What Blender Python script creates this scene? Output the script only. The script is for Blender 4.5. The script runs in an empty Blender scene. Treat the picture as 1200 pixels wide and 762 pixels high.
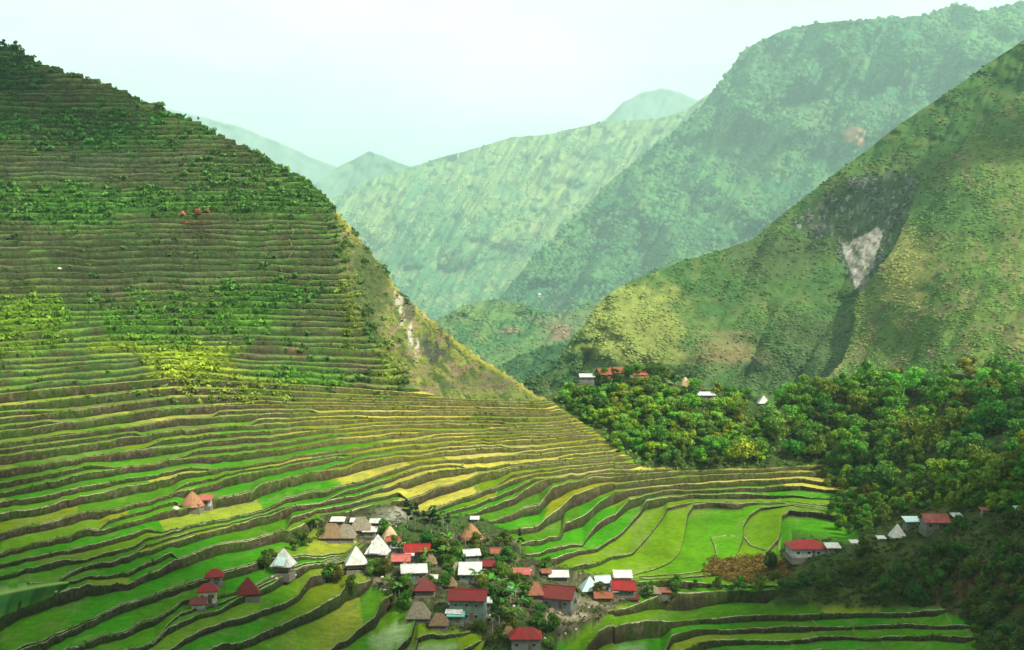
import bpy, math, random
import numpy as np

rng = np.random.default_rng(11)
random.seed(11)
SC = bpy.context.scene
COL = SC.collection
F = 1287.0          # focal length in reference pixels (reference frame 1200 x 762)
CX, HY = 600.0, 330.0   # optical axis column, horizon row
PI = math.pi

# ------------------------------------------------------------------ camera
cam = bpy.data.cameras.new('camera')
cam.sensor_width = 36.0
cam.lens = 36.0 * F / 1200.0
cam.shift_y = -(381.0 - HY) / 1200.0
cam.clip_start = 0.2
cam.clip_end = 60000
co = bpy.data.objects.new('camera', cam)
co.rotation_euler = (PI / 2, 0, 0)
COL.objects.link(co)
SC.camera = co

# ------------------------------------------------------------------ helpers
def tag(o, label=None, cat=None, group=None, kind=None):
    if label: o['label'] = label
    if cat: o['category'] = cat
    if group: o['group'] = group
    if kind: o['kind'] = kind
    return o

def link(o, parent=None):
    COL.objects.link(o)
    if parent is not None: o.parent = parent
    return o

def empty(name, loc=(0, 0, 0), rz=0.0, scale=1.0):
    o = bpy.data.objects.new(name, None)
    o.location = loc; o.rotation_euler = (0, 0, rz); o.scale = (scale,) * 3
    o.empty_display_size = 0.5
    return link(o)

def npmesh(name, V, Fc, mats, col=None, smooth=False, matidx=None):
    V = np.asarray(V, np.float32); Fc = np.asarray(Fc, np.int32)
    m = bpy.data.meshes.new(name)
    n, k = Fc.shape
    m.vertices.add(len(V)); m.vertices.foreach_set('co', V.ravel())
    m.loops.add(n * k); m.loops.foreach_set('vertex_index', Fc.ravel())
    m.polygons.add(n)
    m.polygons.foreach_set('loop_start', np.arange(0, n * k, k, dtype=np.int32))
    m.polygons.foreach_set('loop_total', np.full(n, k, np.int32))
    if smooth: m.polygons.foreach_set('use_smooth', np.ones(n, bool))
    for mt in (mats if isinstance(mats, (list, tuple)) else [mats]): m.materials.append(mt)
    if matidx is not None: m.polygons.foreach_set('material_index', np.asarray(matidx, np.int32))
    m.update(calc_edges=True)
    if col is not None:
        a = m.color_attributes.new('Col', 'FLOAT_COLOR', 'POINT')
        c = np.ones((len(V), 4), np.float32); c[:, :3] = col
        a.data.foreach_set('color', c.ravel())
    m.validate()
    return m

def npobj(name, V, Fc, mats, col=None, smooth=False, parent=None, matidx=None):
    return link(bpy.data.objects.new(name, npmesh(name, V, Fc, mats, col, smooth, matidx)), parent)

class MB:
    """collects boxes and prisms into ONE mesh"""
    def __init__(s): s.v = []; s.f = []
    def poly(s, pts, faces):
        b = len(s.v); s.v += [tuple(p) for p in pts]
        s.f += [tuple(b + i for i in f) for f in faces]
    def box(s, x0, x1, y0, y1, z0, z1):
        s.poly([(x0, y0, z0), (x1, y0, z0), (x1, y1, z0), (x0, y1, z0), (x0, y0, z1), (x1, y0, z1), (x1, y1, z1), (x0, y1, z1)],
               [(0, 3, 2, 1), (4, 5, 6, 7), (0, 1, 5, 4), (1, 2, 6, 5), (2, 3, 7, 6), (3, 0, 4, 7)])
    def tube(s, pts, radii, n=7, cap=True):
        b = len(s.v)
        P = [np.array(p, float) for p in pts]
        for i, p in enumerate(P):
            t = P[min(i + 1, len(P) - 1)] - P[max(i - 1, 0)]
            t /= (np.linalg.norm(t) + 1e-9)
            u = np.cross(t, (0, 0, 1) if abs(t[2]) < .9 else (1, 0, 0)); u /= np.linalg.norm(u)
            w = np.cross(t, u)
            for j in range(n):
                a = 2 * PI * j / n
                s.v.append(tuple(p + radii[i] * (math.cos(a) * u + math.sin(a) * w)))
        for i in range(len(P) - 1):
            for j in range(n):
                s.f.append((b + i * n + j, b + i * n + (j + 1) % n, b + (i + 1) * n + (j + 1) % n, b + (i + 1) * n + j))
        if cap: s.f.append(tuple(b + (len(P) - 1) * n + j for j in range(n)))
    def build(s, name, mat, parent=None, smooth=False):
        m = bpy.data.meshes.new(name)
        m.from_pydata(s.v, [], s.f); m.materials.append(mat)
        if smooth: m.polygons.foreach_set('use_smooth', np.ones(len(m.polygons), bool))
        m.update()
        return link(bpy.data.objects.new(name, m), parent)

# ------------------------------------------------------------------ numpy noise
_NT = np.random.default_rng(77).uniform(size=(1024, 1024))
def _h(ix, iy, seed):
    return _NT[(ix + seed * 193) & 1023, (iy + seed * 389) & 1023]
def vnoise(x, y, seed=0):
    x = np.asarray(x, float); y = np.asarray(y, float)
    x, y = np.broadcast_arrays(x, y)
    ix = np.floor(x).astype(np.int64); iy = np.floor(y).astype(np.int64); fx = x - ix; fy = y - iy
    fx = fx * fx * (3 - 2 * fx); fy = fy * fy * (3 - 2 * fy)
    a = _h(ix, iy, seed); b = _h(ix + 1, iy, seed); c = _h(ix, iy + 1, seed); d = _h(ix + 1, iy + 1, seed)
    return (a * (1 - fx) + b * fx) * (1 - fy) + (c * (1 - fx) + d * fx) * fy
def fbm(x, y, octv=4, seed=0, gain=0.5):
    t = 0; amp = 1; tot = 0
    for o in range(octv):
        t = t + amp * vnoise(np.asarray(x) * 2 ** o + 17.3 * o, np.asarray(y) * 2 ** o - 9.1 * o, seed + o); tot += amp; amp *= gain
    return t / tot
def ridged(x, y, octv=4, seed=0):
    t = 0; amp = 1; tot = 0
    for o in range(octv):
        n = 1 - np.abs(2 * vnoise(np.asarray(x) * 2 ** o + 5.7 * o, np.asarray(y) * 2 ** o + 3.3 * o, seed + o) - 1)
        t = t + amp * n * n; tot += amp; amp *= 0.5
    return t / tot
def sstep(a, b, x):
    t = np.clip((x - a) / (b - a + 1e-12), 0, 1); return t * t * (3 - 2 * t)
def inpoly(px, py, poly):
    px = np.asarray(px, float); py = np.asarray(py, float)
    px, py = np.broadcast_arrays(px, py)
    r = np.zeros(px.shape, bool); n = len(poly); j = n - 1
    for i in range(n):
        xi, yi = poly[i]; xj, yj = poly[j]
        c = ((yi > py) != (yj > py)) & (px < (xj - xi) * (py - yi) / (yj - yi + 1e-12) + xi)
        r ^= c; j = i
    return r
def pl(pts):
    a = np.array(pts, float); return lambda x: np.interp(x, a[:, 0], a[:, 1])
def pix(px, py, D):
    return np.stack([(np.asarray(px) - CX) / F * D, np.asarray(D) * 1.0, (HY - np.asarray(py)) / F * D], -1)

# thin plate spline for distance as a function of direction
class TPS:
    def __init__(s, pts, reg=1e-4):
        a = np.array(pts, float); s.P = a[:, :2] / 300.0; v = np.log(a[:, 2]); n = len(a)
        d = np.linalg.norm(s.P[:, None] - s.P[None], axis=-1)
        K = d * d * np.log(d + 1e-9) + reg * np.eye(n)
        Q = np.c_[np.ones(n), s.P]
        A = np.block([[K, Q], [Q.T, np.zeros((3, 3))]])
        w = np.linalg.solve(A, np.r_[v, 0, 0, 0]); s.w = w[:n]; s.c = w[n:]
    def __call__(s, px, py):
        px = np.asarray(px, float); py = np.asarray(py, float)
        px, py = np.broadcast_arrays(px, py); sh = px.shape
        x = px.ravel() / 300.0; y = py.ravel() / 300.0
        out = s.c[0] + s.c[1] * x + s.c[2] * y
        for (qx, qy), w in zip(s.P, s.w):
            d2 = (x - qx) ** 2 + (y - qy) ** 2
            out = out + w * 0.5 * d2 * np.log(d2 + 1e-18)
        return np.exp(out).reshape(sh)

# ------------------------------------------------------------------ materials
def newmat(name):
    m = bpy.data.materials.new(name); m.use_nodes = True
    nt = m.node_tree; b = nt.nodes['Principled BSDF']
    return m, nt, b
def nd(nt, t, **kw):
    n = nt.nodes.new(t)
    for k, v in kw.items(): setattr(n, k, v)
    return n
def noise_node(nt, scale, detail=6, rough=.6, vec=None):
    n = nd(nt, 'ShaderNodeTexNoise'); n.inputs['Scale'].default_value = scale
    n.inputs['Detail'].default_value = detail; n.inputs['Roughness'].default_value = rough
    if vec is not None: nt.links.new(vec, n.inputs['Vector'])
    return n
def ramp(nt, src, stops):
    r = nd(nt, 'ShaderNodeValToRGB')
    while len(r.color_ramp.elements) < len(stops): r.color_ramp.elements.new(0.5)
    for e, (p, c) in zip(r.color_ramp.elements, stops):
        e.position = p; e.color = (*c, 1) if len(c) == 3 else c
    nt.links.new(src, r.inputs[0]); return r
def mixc(nt, mode, fac, a, b):
    m = nd(nt, 'ShaderNodeMix'); m.data_type = 'RGBA'; m.blend_type = mode
    for sock, v in ((m.inputs[0], fac), (m.inputs[6], a), (m.inputs[7], b)):
        if hasattr(v, 'is_linked'): nt.links.new(v, sock)
        elif isinstance(v, (int, float)): sock.default_value = v
        else: sock.default_value = (*v, 1)
    return m.outputs[2]
def geo_pos(nt): return nd(nt, 'ShaderNodeNewGeometry').outputs['Position']
def obj_pos(nt): return nd(nt, 'ShaderNodeTexCoord').outputs['Object']

def attr_mat(name, scales=((0.15, .35), (1.2, .5)), rough=.9, bump=0.0, bump_scale=1.0, translucent=0.0, instcol=False, spec=.04):
    """vertex colour (the material of each patch) times procedural mottling"""
    m, nt, b = newmat(name); pos = geo_pos(nt)
    a = nd(nt, 'ShaderNodeVertexColor', layer_name='Col'); c = a.outputs['Color']
    for sc, amt in scales:
        n = noise_node(nt, sc, 5, .65, pos)
        r = ramp(nt, n.outputs[0], [(.25, (1 - amt,) * 3), (.75, (1 + amt * .8,) * 3)])
        c = mixc(nt, 'MULTIPLY', 1.0, c, r.outputs[0])
    if instcol:
        oi = nd(nt, 'ShaderNodeObjectInfo')
        c = mixc(nt, 'MULTIPLY', 1.0, c, oi.outputs['Color'])
    nt.links.new(c, b.inputs['Base Color'])
    b.inputs['Roughness'].default_value = rough
    b.inputs['Specular IOR Level'].default_value = spec
    if bump > 0:
        n = noise_node(nt, bump_scale, 8, .7, pos)
        bp = nd(nt, 'ShaderNodeBump'); bp.inputs['Strength'].default_value = 1.0; bp.inputs['Distance'].default_value = bump
        nt.links.new(n.outputs[0], bp.inputs['Height']); nt.links.new(bp.outputs[0], b.inputs['Normal'])
    if translucent > 0:
        t = nd(nt, 'ShaderNodeBsdfTranslucent'); nt.links.new(c, t.inputs['Color'])
        mx = nd(nt, 'ShaderNodeMixShader'); mx.inputs[0].default_value = translucent
        nt.links.new(b.outputs[0], mx.inputs[1]); nt.links.new(t.outputs[0], mx.inputs[2])
        nt.links.new(mx.outputs[0], nt.nodes['Material Output'].inputs['Surface'])
    return m

M_paddy = attr_mat('rice_paddy', ((.05, .3), (.5, .35), (2.5, .4)), rough=.75, bump=.15, bump_scale=3.0, spec=.02)
M_wall = attr_mat('terrace_stone', ((.25, .35), (.9, .5), (3.2, .6)), bump=.35, bump_scale=1.6)
M_ground = attr_mat('hill_ground', ((.06, .3), (.5, .45), (2.0, .4)), bump=.5, bump_scale=1.2)
M_far = attr_mat('far_slope', ((.006, .25), (.03, .4), (.12, .4)), bump=4.0, bump_scale=.08)
M_right = attr_mat('grassy_slope', ((.02, .25), (.1, .35), (.5, .4)), bump=.9, bump_scale=.3)
M_leaf = attr_mat('foliage', ((.4, .25),), rough=.55, translucent=.3, instcol=True)
M_farleaf = attr_mat('far_foliage', ((.02, .3),), rough=.9)
def plain(name, c, rough=.8, var=.35, scale=1.5, metal=0.0, objspace=True, spec=.3, dirt=None):
    m, nt, b = newmat(name); pos = obj_pos(nt) if objspace else geo_pos(nt)
    n = noise_node(nt, scale, 7, .7, pos)
    lo = tuple(x * (1 - var) for x in (dirt or c)); hi = tuple(min(x * (1 + var * .5), .95) for x in c)
    r = ramp(nt, n.outputs[0], [(.3, lo), (.62, hi)])
    nt.links.new(r.outputs[0], b.inputs['Base Color'])
    b.inputs['Roughness'].default_value = rough; b.inputs['Metallic'].default_value = metal
    b.inputs['Specular IOR Level'].default_value = spec
    return m
def roofmetal(name, c, rust=(.16, .07, .035), amount=.35, rough=.45):
    m, nt, b = newmat(name); pos = obj_pos(nt)
    n = noise_node(nt, .9, 8, .75, pos)
    r = ramp(nt, n.outputs[0], [(.36, rust), (.36 + amount * .35, c), (.8, tuple(min(x * 1.12, .9) for x in c))])
    w = nd(nt, 'ShaderNodeTexWave'); w.inputs['Scale'].default_value = 1.6; w.inputs['Distortion'].default_value = .3
    nt.links.new(pos, w.inputs['Vector'])
    c2 = mixc(nt, 'MULTIPLY', .35, r.outputs[0], w.outputs['Color'])
    nt.links.new(c2, b.inputs['Base Color'])
    bp = nd(nt, 'ShaderNodeBump'); bp.inputs['Distance'].default_value = .05
    nt.links.new(w.outputs['Fac'], bp.inputs['Height']); nt.links.new(bp.outputs[0], b.inputs['Normal'])
    b.inputs['Roughness'].default_value = rough; b.inputs['Specular IOR Level'].default_value = .2
    return m
M = dict(
    red=roofmetal('red_roof_sheet', (.29, .010, .011), rust=(.13, .022, .016), amount=.55), darkred=roofmetal('dark_red_roof_sheet', (.17, .009, .011), rust=(.09, .018, .014), amount=.55), maroon=roofmetal('maroon_roof_sheet', (.14, .012, .012), rust=(.08, .02, .015)),
    white=roofmetal('white_roof_sheet', (.60, .64, .62), rust=(.32, .30, .26), amount=.6), teal=roofmetal('pale_teal_roof_sheet', (.42, .60, .58), rust=(.33, .36, .33), amount=.25),
    rust=roofmetal('rusty_roof_sheet', (.27, .085, .045), rust=(.10, .05, .035)), pink=roofmetal('faded_pink_roof_sheet', (.42, .12, .10), rust=(.26, .05, .04), amount=.6),
    thatch=plain('thatch', (.15, .10, .055), .95, .55, 2.2), oldthatch=plain('grey_thatch', (.16, .14, .10), .95, .5, 2.0), redthatch=plain('brown_thatch', (.24, .12, .06), .95, .5, 2.2),
    tanthatch=plain('tan_thatch', (.40, .29, .17), .95, .4, 2.2),
    grey=plain('grey_board', (.13, .15, .145), .85, .4, 1.2), green=plain('green_grey_board', (.075, .125, .105), .8, .45, 1.0), wood=plain('weathered_wood', (.10, .07, .045), .9, .5, 2.5),
    cream=plain('cream_render', (.42, .38, .27), .85, .35, .8), paleblue=plain('pale_board', (.27, .31, .30), .8, .5, .9),
    stone=plain('foundation_stone', (.13, .125, .105), .95, .6, 2.2), dark=plain('dark_opening', (.015, .016, .018), .3, .3, 1.0, spec=.5), frame=plain('window_frame', (.26, .26, .24), .7, .3, 2),
    palestone=plain('pale_rubble', (.46, .44, .38), .95, .6, 1.2), bark=plain('bark', (.10, .075, .05), .95, .5, 3), palebark=plain('pale_bark', (.24, .21, .16), .9, .45, 3),
    path=plain('packed_earth', (.34, .29, .20), .95, .45, .7, objspace=False), turq=roofmetal('turquoise_roof_sheet', (.15, .42, .38), rust=(.35, .42, .40), amount=.2),
)

# ------------------------------------------------------------------ the near terrain: distance control points
DC = [(-100,762,182),(-100,600,246),(-100,450,335),(-100,330,405),(-100,150,500),(-100,0,570),
 (0,800,185),(0,762,194),(0,712,208),(0,676,224),(0,651,236),(0,605,260),(0,553,287),(0,511,308),(0,477,328),(0,440,350),(0,400,375),(0,330,415),(0,250,455),(0,150,505),(0,40,560),
 (200,762,203),(200,700,228),(200,621,266),(200,598,280),(200,540,318),(200,500,345),(200,460,375),(200,400,412),(200,330,445),(200,250,480),(200,150,530),(200,110,550),
 (400,762,228),(400,668,272),(400,620,297),(400,571,322),(400,528,357),(400,470,412),(400,420,445),(400,350,470),(400,280,495),(400,235,515),
 (560,745,248),(560,640,295),(560,590,330),(560,531,375),(560,500,405),(560,467,430),(560,420,455),(480,340,490),
 (640,735,258),(640,690,280),(640,616,325),(640,536,380),(640,500,408),(640,467,435),
 (750,762,266),(750,682,300),(750,650,324),(750,595,382),(700,540,393),(700,505,418),(750,545,402),(750,500,424),(750,445,450),
 (800,762,274),(800,740,282),(800,726,288),(800,708,294),(800,682,301),(800,620,360),(806,579,402),(800,560,408),(850,548,414),(850,500,432),(800,455,452),
 (900,739,277),(900,722,284),(900,686,298),(900,650,326),(900,600,382),(900,570,405),(900,545,416),(900,470,452),
 (946,650,304),(946,635,318),
 (1000,762,252),(1000,721,272),(1000,690,283),(1000,655,292),(1000,635,302),(1000,610,352),(1000,580,388),(1000,545,412),(1000,450,460),
 (1100,762,235),(1100,720,252),(1100,670,270),(1100,620,286),(1100,590,320),(1100,540,370),(1100,480,420),(1100,430,465),
 (1200,762,208),(1200,680,236),(1200,600,264),(1200,560,292),(1200,500,360),(1200,440,450),
 (1300,762,185),(1300,600,238),(1300,500,340),(1300,430,440)]
_tps = TPS(DC); _gx = np.arange(-104, 1305, 4.0); _gy = np.arange(-60, 1001, 4.0)
_G = _tps(_gx[None], _gy[:, None])
def DN(px, py):
    px, py = np.broadcast_arrays(np.asarray(px, float), np.asarray(py, float))
    fx = np.clip((px + 104) / 4, 0, len(_gx) - 1.001); fy = np.clip((py + 60) / 4, 0, len(_gy) - 1.001)
    ix = fx.astype(int); iy = fy.astype(int); fx = fx - ix; fy = fy - iy
    return (_G[iy, ix] * (1 - fx) + _G[iy, ix + 1] * fx) * (1 - fy) + (_G[iy + 1, ix] * (1 - fx) + _G[iy + 1, ix + 1] * fx) * fy

# rims of the rice terraces, from the lowest upward: row of the rim for each column
RIM = {
 -5: [(-100,990),(400,930),(600,870),(800,790),(850,768),(920,763),(1000,762),(1200,775),(1300,800)],
 -4: [(-100,975),(400,910),(600,850),(780,785),(790,765),(830,752),(920,751),(967,748),(1100,746),(1200,752),(1300,770)],
 -3: [(-100,960),(400,890),(600,830),(700,800),(774,775),(780,760),(787,745),(813,739),(900,737),(967,735),(1093,733),(1200,735),(1300,750)],
 -2: [(-100,945),(400,875),(600,810),(680,775),(690,756),(701,741),(733,732),(813,726),(900,722),(1033,719),(1100,716),(1200,715),(1300,730)],
 -1: [(-100,930),(400,860),(600,790),(640,760),(655,747),(683,730),(727,713),(792,695),(850,693),(900,692),(1000,700),(1100,690),(1200,680),(1300,700)],
 0: [(-100,925),(400,840),(486,805),(556,790),(564,764),(570,750),(590,746),(640,736),(690,700),(715,685),(749,681),(827,684),(875,686),(933,688),(1000,692),(1100,660),(1200,640),(1300,650)],
 1: [(-100,920),(300,830),(470,790),(485,776),(490,749),(500,744),(530,742),(556,744),(575,734),(640,690),(668,668),(680,663),(741,650),(760,628),(777,606),(782,595),(815,588),(870,590),(930,589),(1000,600),(1100,610),(1200,590),(1300,590)],
 2: [(-100,905),(300,815),(455,775),(470,757),(482,745),(488,722),(500,712),(560,690),(620,664),(640,658),(685,647),(700,645),(729,624),(750,602),(757,588),(806,580),(860,579),(930,580),(1000,590),(1100,600),(1200,575),(1300,575)],
 3: [(-100,890),(200,810),(387,762),(412,747),(430,732),(440,722),(446,706),(466,692),(560,675),(640,645),(683,640),(690,627),(698,617),(720,604),(737,585),(780,576),(860,572),(940,570),(1000,580),(1200,560),(1300,560)],
 4: [(-100,870),(0,852),(247,761),(300,748),(367,715),(398,697),(405,686),(430,683),(470,679),(560,652),(613,639),(657,627),(661,615),(690,598),(703,586),(720,576),(760,572),(860,564),(940,561),(1000,570),(1200,545),(1300,545)],
 5: [(-100,860),(0,835),(200,761),(240,738),(317,715),(350,699),(363,679),(400,670),(440,664),(500,646),(579,624),(632,616),(655,596),(672,581),(720,568),(800,559),(900,555),(960,553),(1100,550),(1200,530),(1300,530)],
 6: [(-100,845),(0,815),(160,762),(180,755),(197,736),(253,716),(300,693),(343,673),(355,665),(420,655),(460,640),(520,623),(568,613),(632,593),(648,572),(690,561),(800,553),(900,549),(1000,545),(1200,520),(1300,520)],
 7: [(-100,835),(0,797),(90,760),(157,738),(213,708),(257,700),(300,687),(343,669),(420,648),(450,630),(500,618),(557,604),(576,597),(627,567),(661,559),(720,553),(800,548),(900,545),(1000,535),(1200,510),(1300,512)],
 8: [(-100,810),(0,775),(30,761),(90,738),(133,715),(230,685),(312,658),(345,655),(405,653),(422,641),(440,625),(470,612),(499,603),(597,564),(640,554),(700,548),(760,543),(850,540),(1000,525),(1200,502),(1300,504)],
 9: [(-100,750),(0,712),(110,685),(150,684),(230,651),(280,635),(340,624),(363,612),(370,606),(400,600),(480,587),(565,557),(620,548),(700,542),(760,535)],
 10: [(-100,745),(0,710),(60,690),(80,674),(110,662),(170,645),(213,633),(240,624),(310,606),(340,597),(347,594),(400,587),(517,552),(610,544),(700,536),(760,527)],
 11: [(-100,708),(0,676),(160,641),(200,622),(240,617),(310,603),(337,588),(400,571),(490,545),(560,538),(660,532),(760,519)],
 12: [(-100,680),(0,651),(133,618),(200,598),(247,587),(295,577),(307,567),(400,549),(462,537),(525,531),(557,528),(640,523),(760,512)],
 13: [(-100,655),(0,628),(130,597),(200,582),(245,569),(282,557),(375,540),(462,526),(525,521),(640,516),(760,506)],
 14: [(-100,630),(0,605),(60,592),(130,576),(200,562),(240,552),(300,545),(400,528),(470,518),(560,512),(640,509),(760,500)],
 15: [(-100,600),(0,578),(60,567),(100,557),(200,542),(300,531),(400,516),(500,507),(640,503),(760,494)],
 16: [(-100,573),(0,553),(100,538),(200,523),(300,513),(400,503),(500,498),(640,497),(760,488)],
 17: [(-100,553),(0,535),(100,523),(200,506),(300,498),(400,493),(500,490),(640,491),(760,482)],
 18: [(-100,537),(0,521),(100,509),(200,493),(300,486),(400,484),(500,483),(640,485),(760,475)],
 19: [(-100,522),(0,507),(100,494),(200,479),(300,475),(400,476),(500,477),(640,480),(760,468)],
 20: [(-100,506),(0,492),(100,480),(200,467),(300,465),(400,470),(500,472),(640,475),(760,460)],
 21: [(-100,490),(0,477),(100,466),(200,455),(300,457),(400,463),(500,466),(560,470),(640,470),(760,451)],
 22: [(-100,474),(0,462),(200,444),(300,449),(400,455),(480,461),(536,466),(640,465),(690,447),(750,441),(800,453),(850,468),(900,476),(950,455),(1000,453),(1060,443),(1110,436),(1200,450),(1300,438)],
}
SKY = pl([(-100,10),(0,50),(20,54),(40,66),(43,73),(60,77),(110,90),(150,105),(156,113),(185,117),(195,127),(235,142),(260,157),(290,170),(330,192),(360,208),(380,225),(400,250),(420,275),(450,312),(470,342),(500,367),(530,392),(560,415),(600,439),(632,463),(640,464),(641,464)])

pxs = np.concatenate([np.linspace(-700, -105, 45), np.linspace(-100, 1340, 1300), np.linspace(1346, 1900, 42)])
pxc = np.clip(pxs, -100, 1300)
ksb = list(range(-5, 23))
rim = []
crest = pl(RIM[22])(pxc)
k8 = pl(RIM[8])(pxc)
for k in ksb:
    y = pl(RIM[k])(pxc)
    if 9 <= k < 22:
        yy = k8 + (crest - k8) * (k - 8) / 14.0
        w = sstep(700, 800, pxc); y = y * (1 - w) + yy * w
    wig = (fbm(pxs / 34.0 + k * 7.7, k * 3.1, 3, 5) - .5)
    lim = np.clip((y - 430) / 120, .25, 1.6)
    ph = 40 * vnoise(pxs / 260.0, k * 9.3, 3) + k * 2.1
    scal = 1.0 * (np.abs(2 * vnoise(pxs / 46.0 + k * 3.7, k * 1.3, 6) - 1) - .5) + .8 * (np.abs(2 * vnoise(pxs / 19.0 + k * 1.9, k * 2.3, 7) - 1) - .5)
    y = y + (wig * 4.2 + scal * 2.6 * (pxc < 720)) * lim
    if rim: y = np.minimum(y, rim[-1] - .7)
    rim.append(y)
# low walls that fan across the widest flat field
FAN = {.1: [(-100,924),(400,839),(486,804),(560,789),(570,749),(640,735),(749,678),(800,678),(850,672),(880,662),(896,650),(912,632),(916,620),(912,608),(925,599),(960,601),(1000,609),(1100,620),(1300,600)],
       .2: [(-100,923.5),(400,838.5),(570,748.5),(640,734),(749,675),(800,673),(840,666),(862,652),(870,634),(870,618),(878,604),(890,595),(930,592.5),(1000,604),(1100,615),(1300,596)],
       .4: [(-100,923),(400,838),(570,748),(640,733.5),(735,676),(765,668),(785,659),(796,648),(801,634),(804,618),(806,603),(812,593),(830,590),(930,590.5),(1000,602),(1100,612),(1300,593)]}
# short extra walls that split some terraces along part of their length
full = dict(zip(ksb, rim)); rim = []; KB = []
for k in ksb:
    rim.append(np.minimum(full[k], rim[-1] - .3) if k == 1 else full[k]); KB.append(float(k))
    if k == 0:
        for q in (.1, .2, .4): rim.append(np.minimum(pl(FAN[q])(pxc) + (fbm(pxs / 20.0, q * 77, 2, 5) - .5) * 3, rim[-1] - .3)); KB.append(q)
    if 6 <= k < 21:
        m = sstep(.46, .56, vnoise(pxs / 120.0 + k * 4.3, k * 6.1, 41)) * (1 - sstep(720, 760, pxc))
        y = full[k] + (full[k + 1] - full[k]) * (.06 + m * (.42 + .16 * (vnoise(pxs / 70.0, k * 2.2, 42) - .5)))
        rim.append(np.minimum(y, full[k] - .35)); KB.append(k + .5)
# the narrow terraces that climb the steep mountain on the left
hrow = []; yv = 455.0
while yv > 2:
    yv -= np.interp(yv, [0, 200, 330, 455], [5.2, 5.8, 7.0, 8.2]) * rng.uniform(.65, 1.4); hrow.append(yv)
sag = rim[-1] - 455.0
for i, h in enumerate(hrow):
    k = 23 + i
    y = h + np.where(pxc < 640, sag, sag * 0) * math.exp(-i / 10.0) + (fbm(pxs / 60.0, k * .35, 3, 9) - .5) * 7.0 + (fbm(pxs / 14.0, k * 5.3, 2, 19) - .5) * 1.6
    y = np.minimum(y, rim[-1] - 1.2)
    rim.append(y)
rim = np.array(rim); NK = len(rim); NC = len(pxs)
KN = np.array(KB + [23.0 + i for i in range(NK - len(KB))])
Dk = DN(pxc[None], rim)
skyy = np.where(pxc < 641, SKY(pxc), crest - .5)
Dsky = DN(pxc, skyy)
zk = (HY - rim) / F * Dk
vis = rim >= skyy[None]
# beyond the skyline the ground falls away behind the ridge
over = np.cumsum(~vis, axis=0)
Dback = Dsky[None] + over * 4.0
zback = (HY - skyy)[None] / F * Dsky[None] - over * 1.6 - .02 * over ** 2
Dk = np.where(vis, Dk, Dback); zk = np.where(vis, zk, zback)
for i in range(1, NK):
    Dk[i] = np.maximum(Dk[i], Dk[i - 1] + .35)
    zk[i] = np.where(vis[i], (HY - rim[i]) / F * Dk[i], zk[i])
# treads are level: the rise of each wall is never negative on the seen side
village_poly = [(368,606),(420,596),(462,588),(510,602),(560,602),(598,622),(620,652),(660,662),(742,680),(762,690),(748,704),(722,713),(690,733),(655,752),(645,775),(578,775),(567,756),(557,741),(500,741),(489,722),(480,718),(474,700),(440,690),(420,668),(400,660),(425,640),(400,630),(370,628)]
forest_poly = [(632,400),(632,462),(655,477),(700,509),(752,546),(800,551),(900,548),(965,545),(1003,572),(985,592),(1010,625),(1000,640),(955,628),(925,636),(914,652),(908,668),(912,684),(905,706),(1000,712),(1100,712),(1135,730),(1150,800),(2000,800),(2000,300)]
spur_poly = [(385,180),(402,300),(420,365),(446,415),(492,457),(520,467),(640,470),(700,300)]
def Tmask(px, py):
    t = np.ones(np.broadcast(px, py).shape)
    jx = (fbm(np.asarray(px) / 18.0, np.asarray(py) / 12.0, 3, 77) - .5) * 14
    for P in (village_poly, forest_poly, spur_poly):
        t[inpoly(px + jx, py + jx * .4, P)] = 0
    return t
def wslope(i):
    if i == 0: return np.full(NC, .1)
    return np.clip((zk[i] - zk[i - 1]) / np.maximum(Dk[i] - Dk[i - 1], .3), -3, 3)
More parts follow.
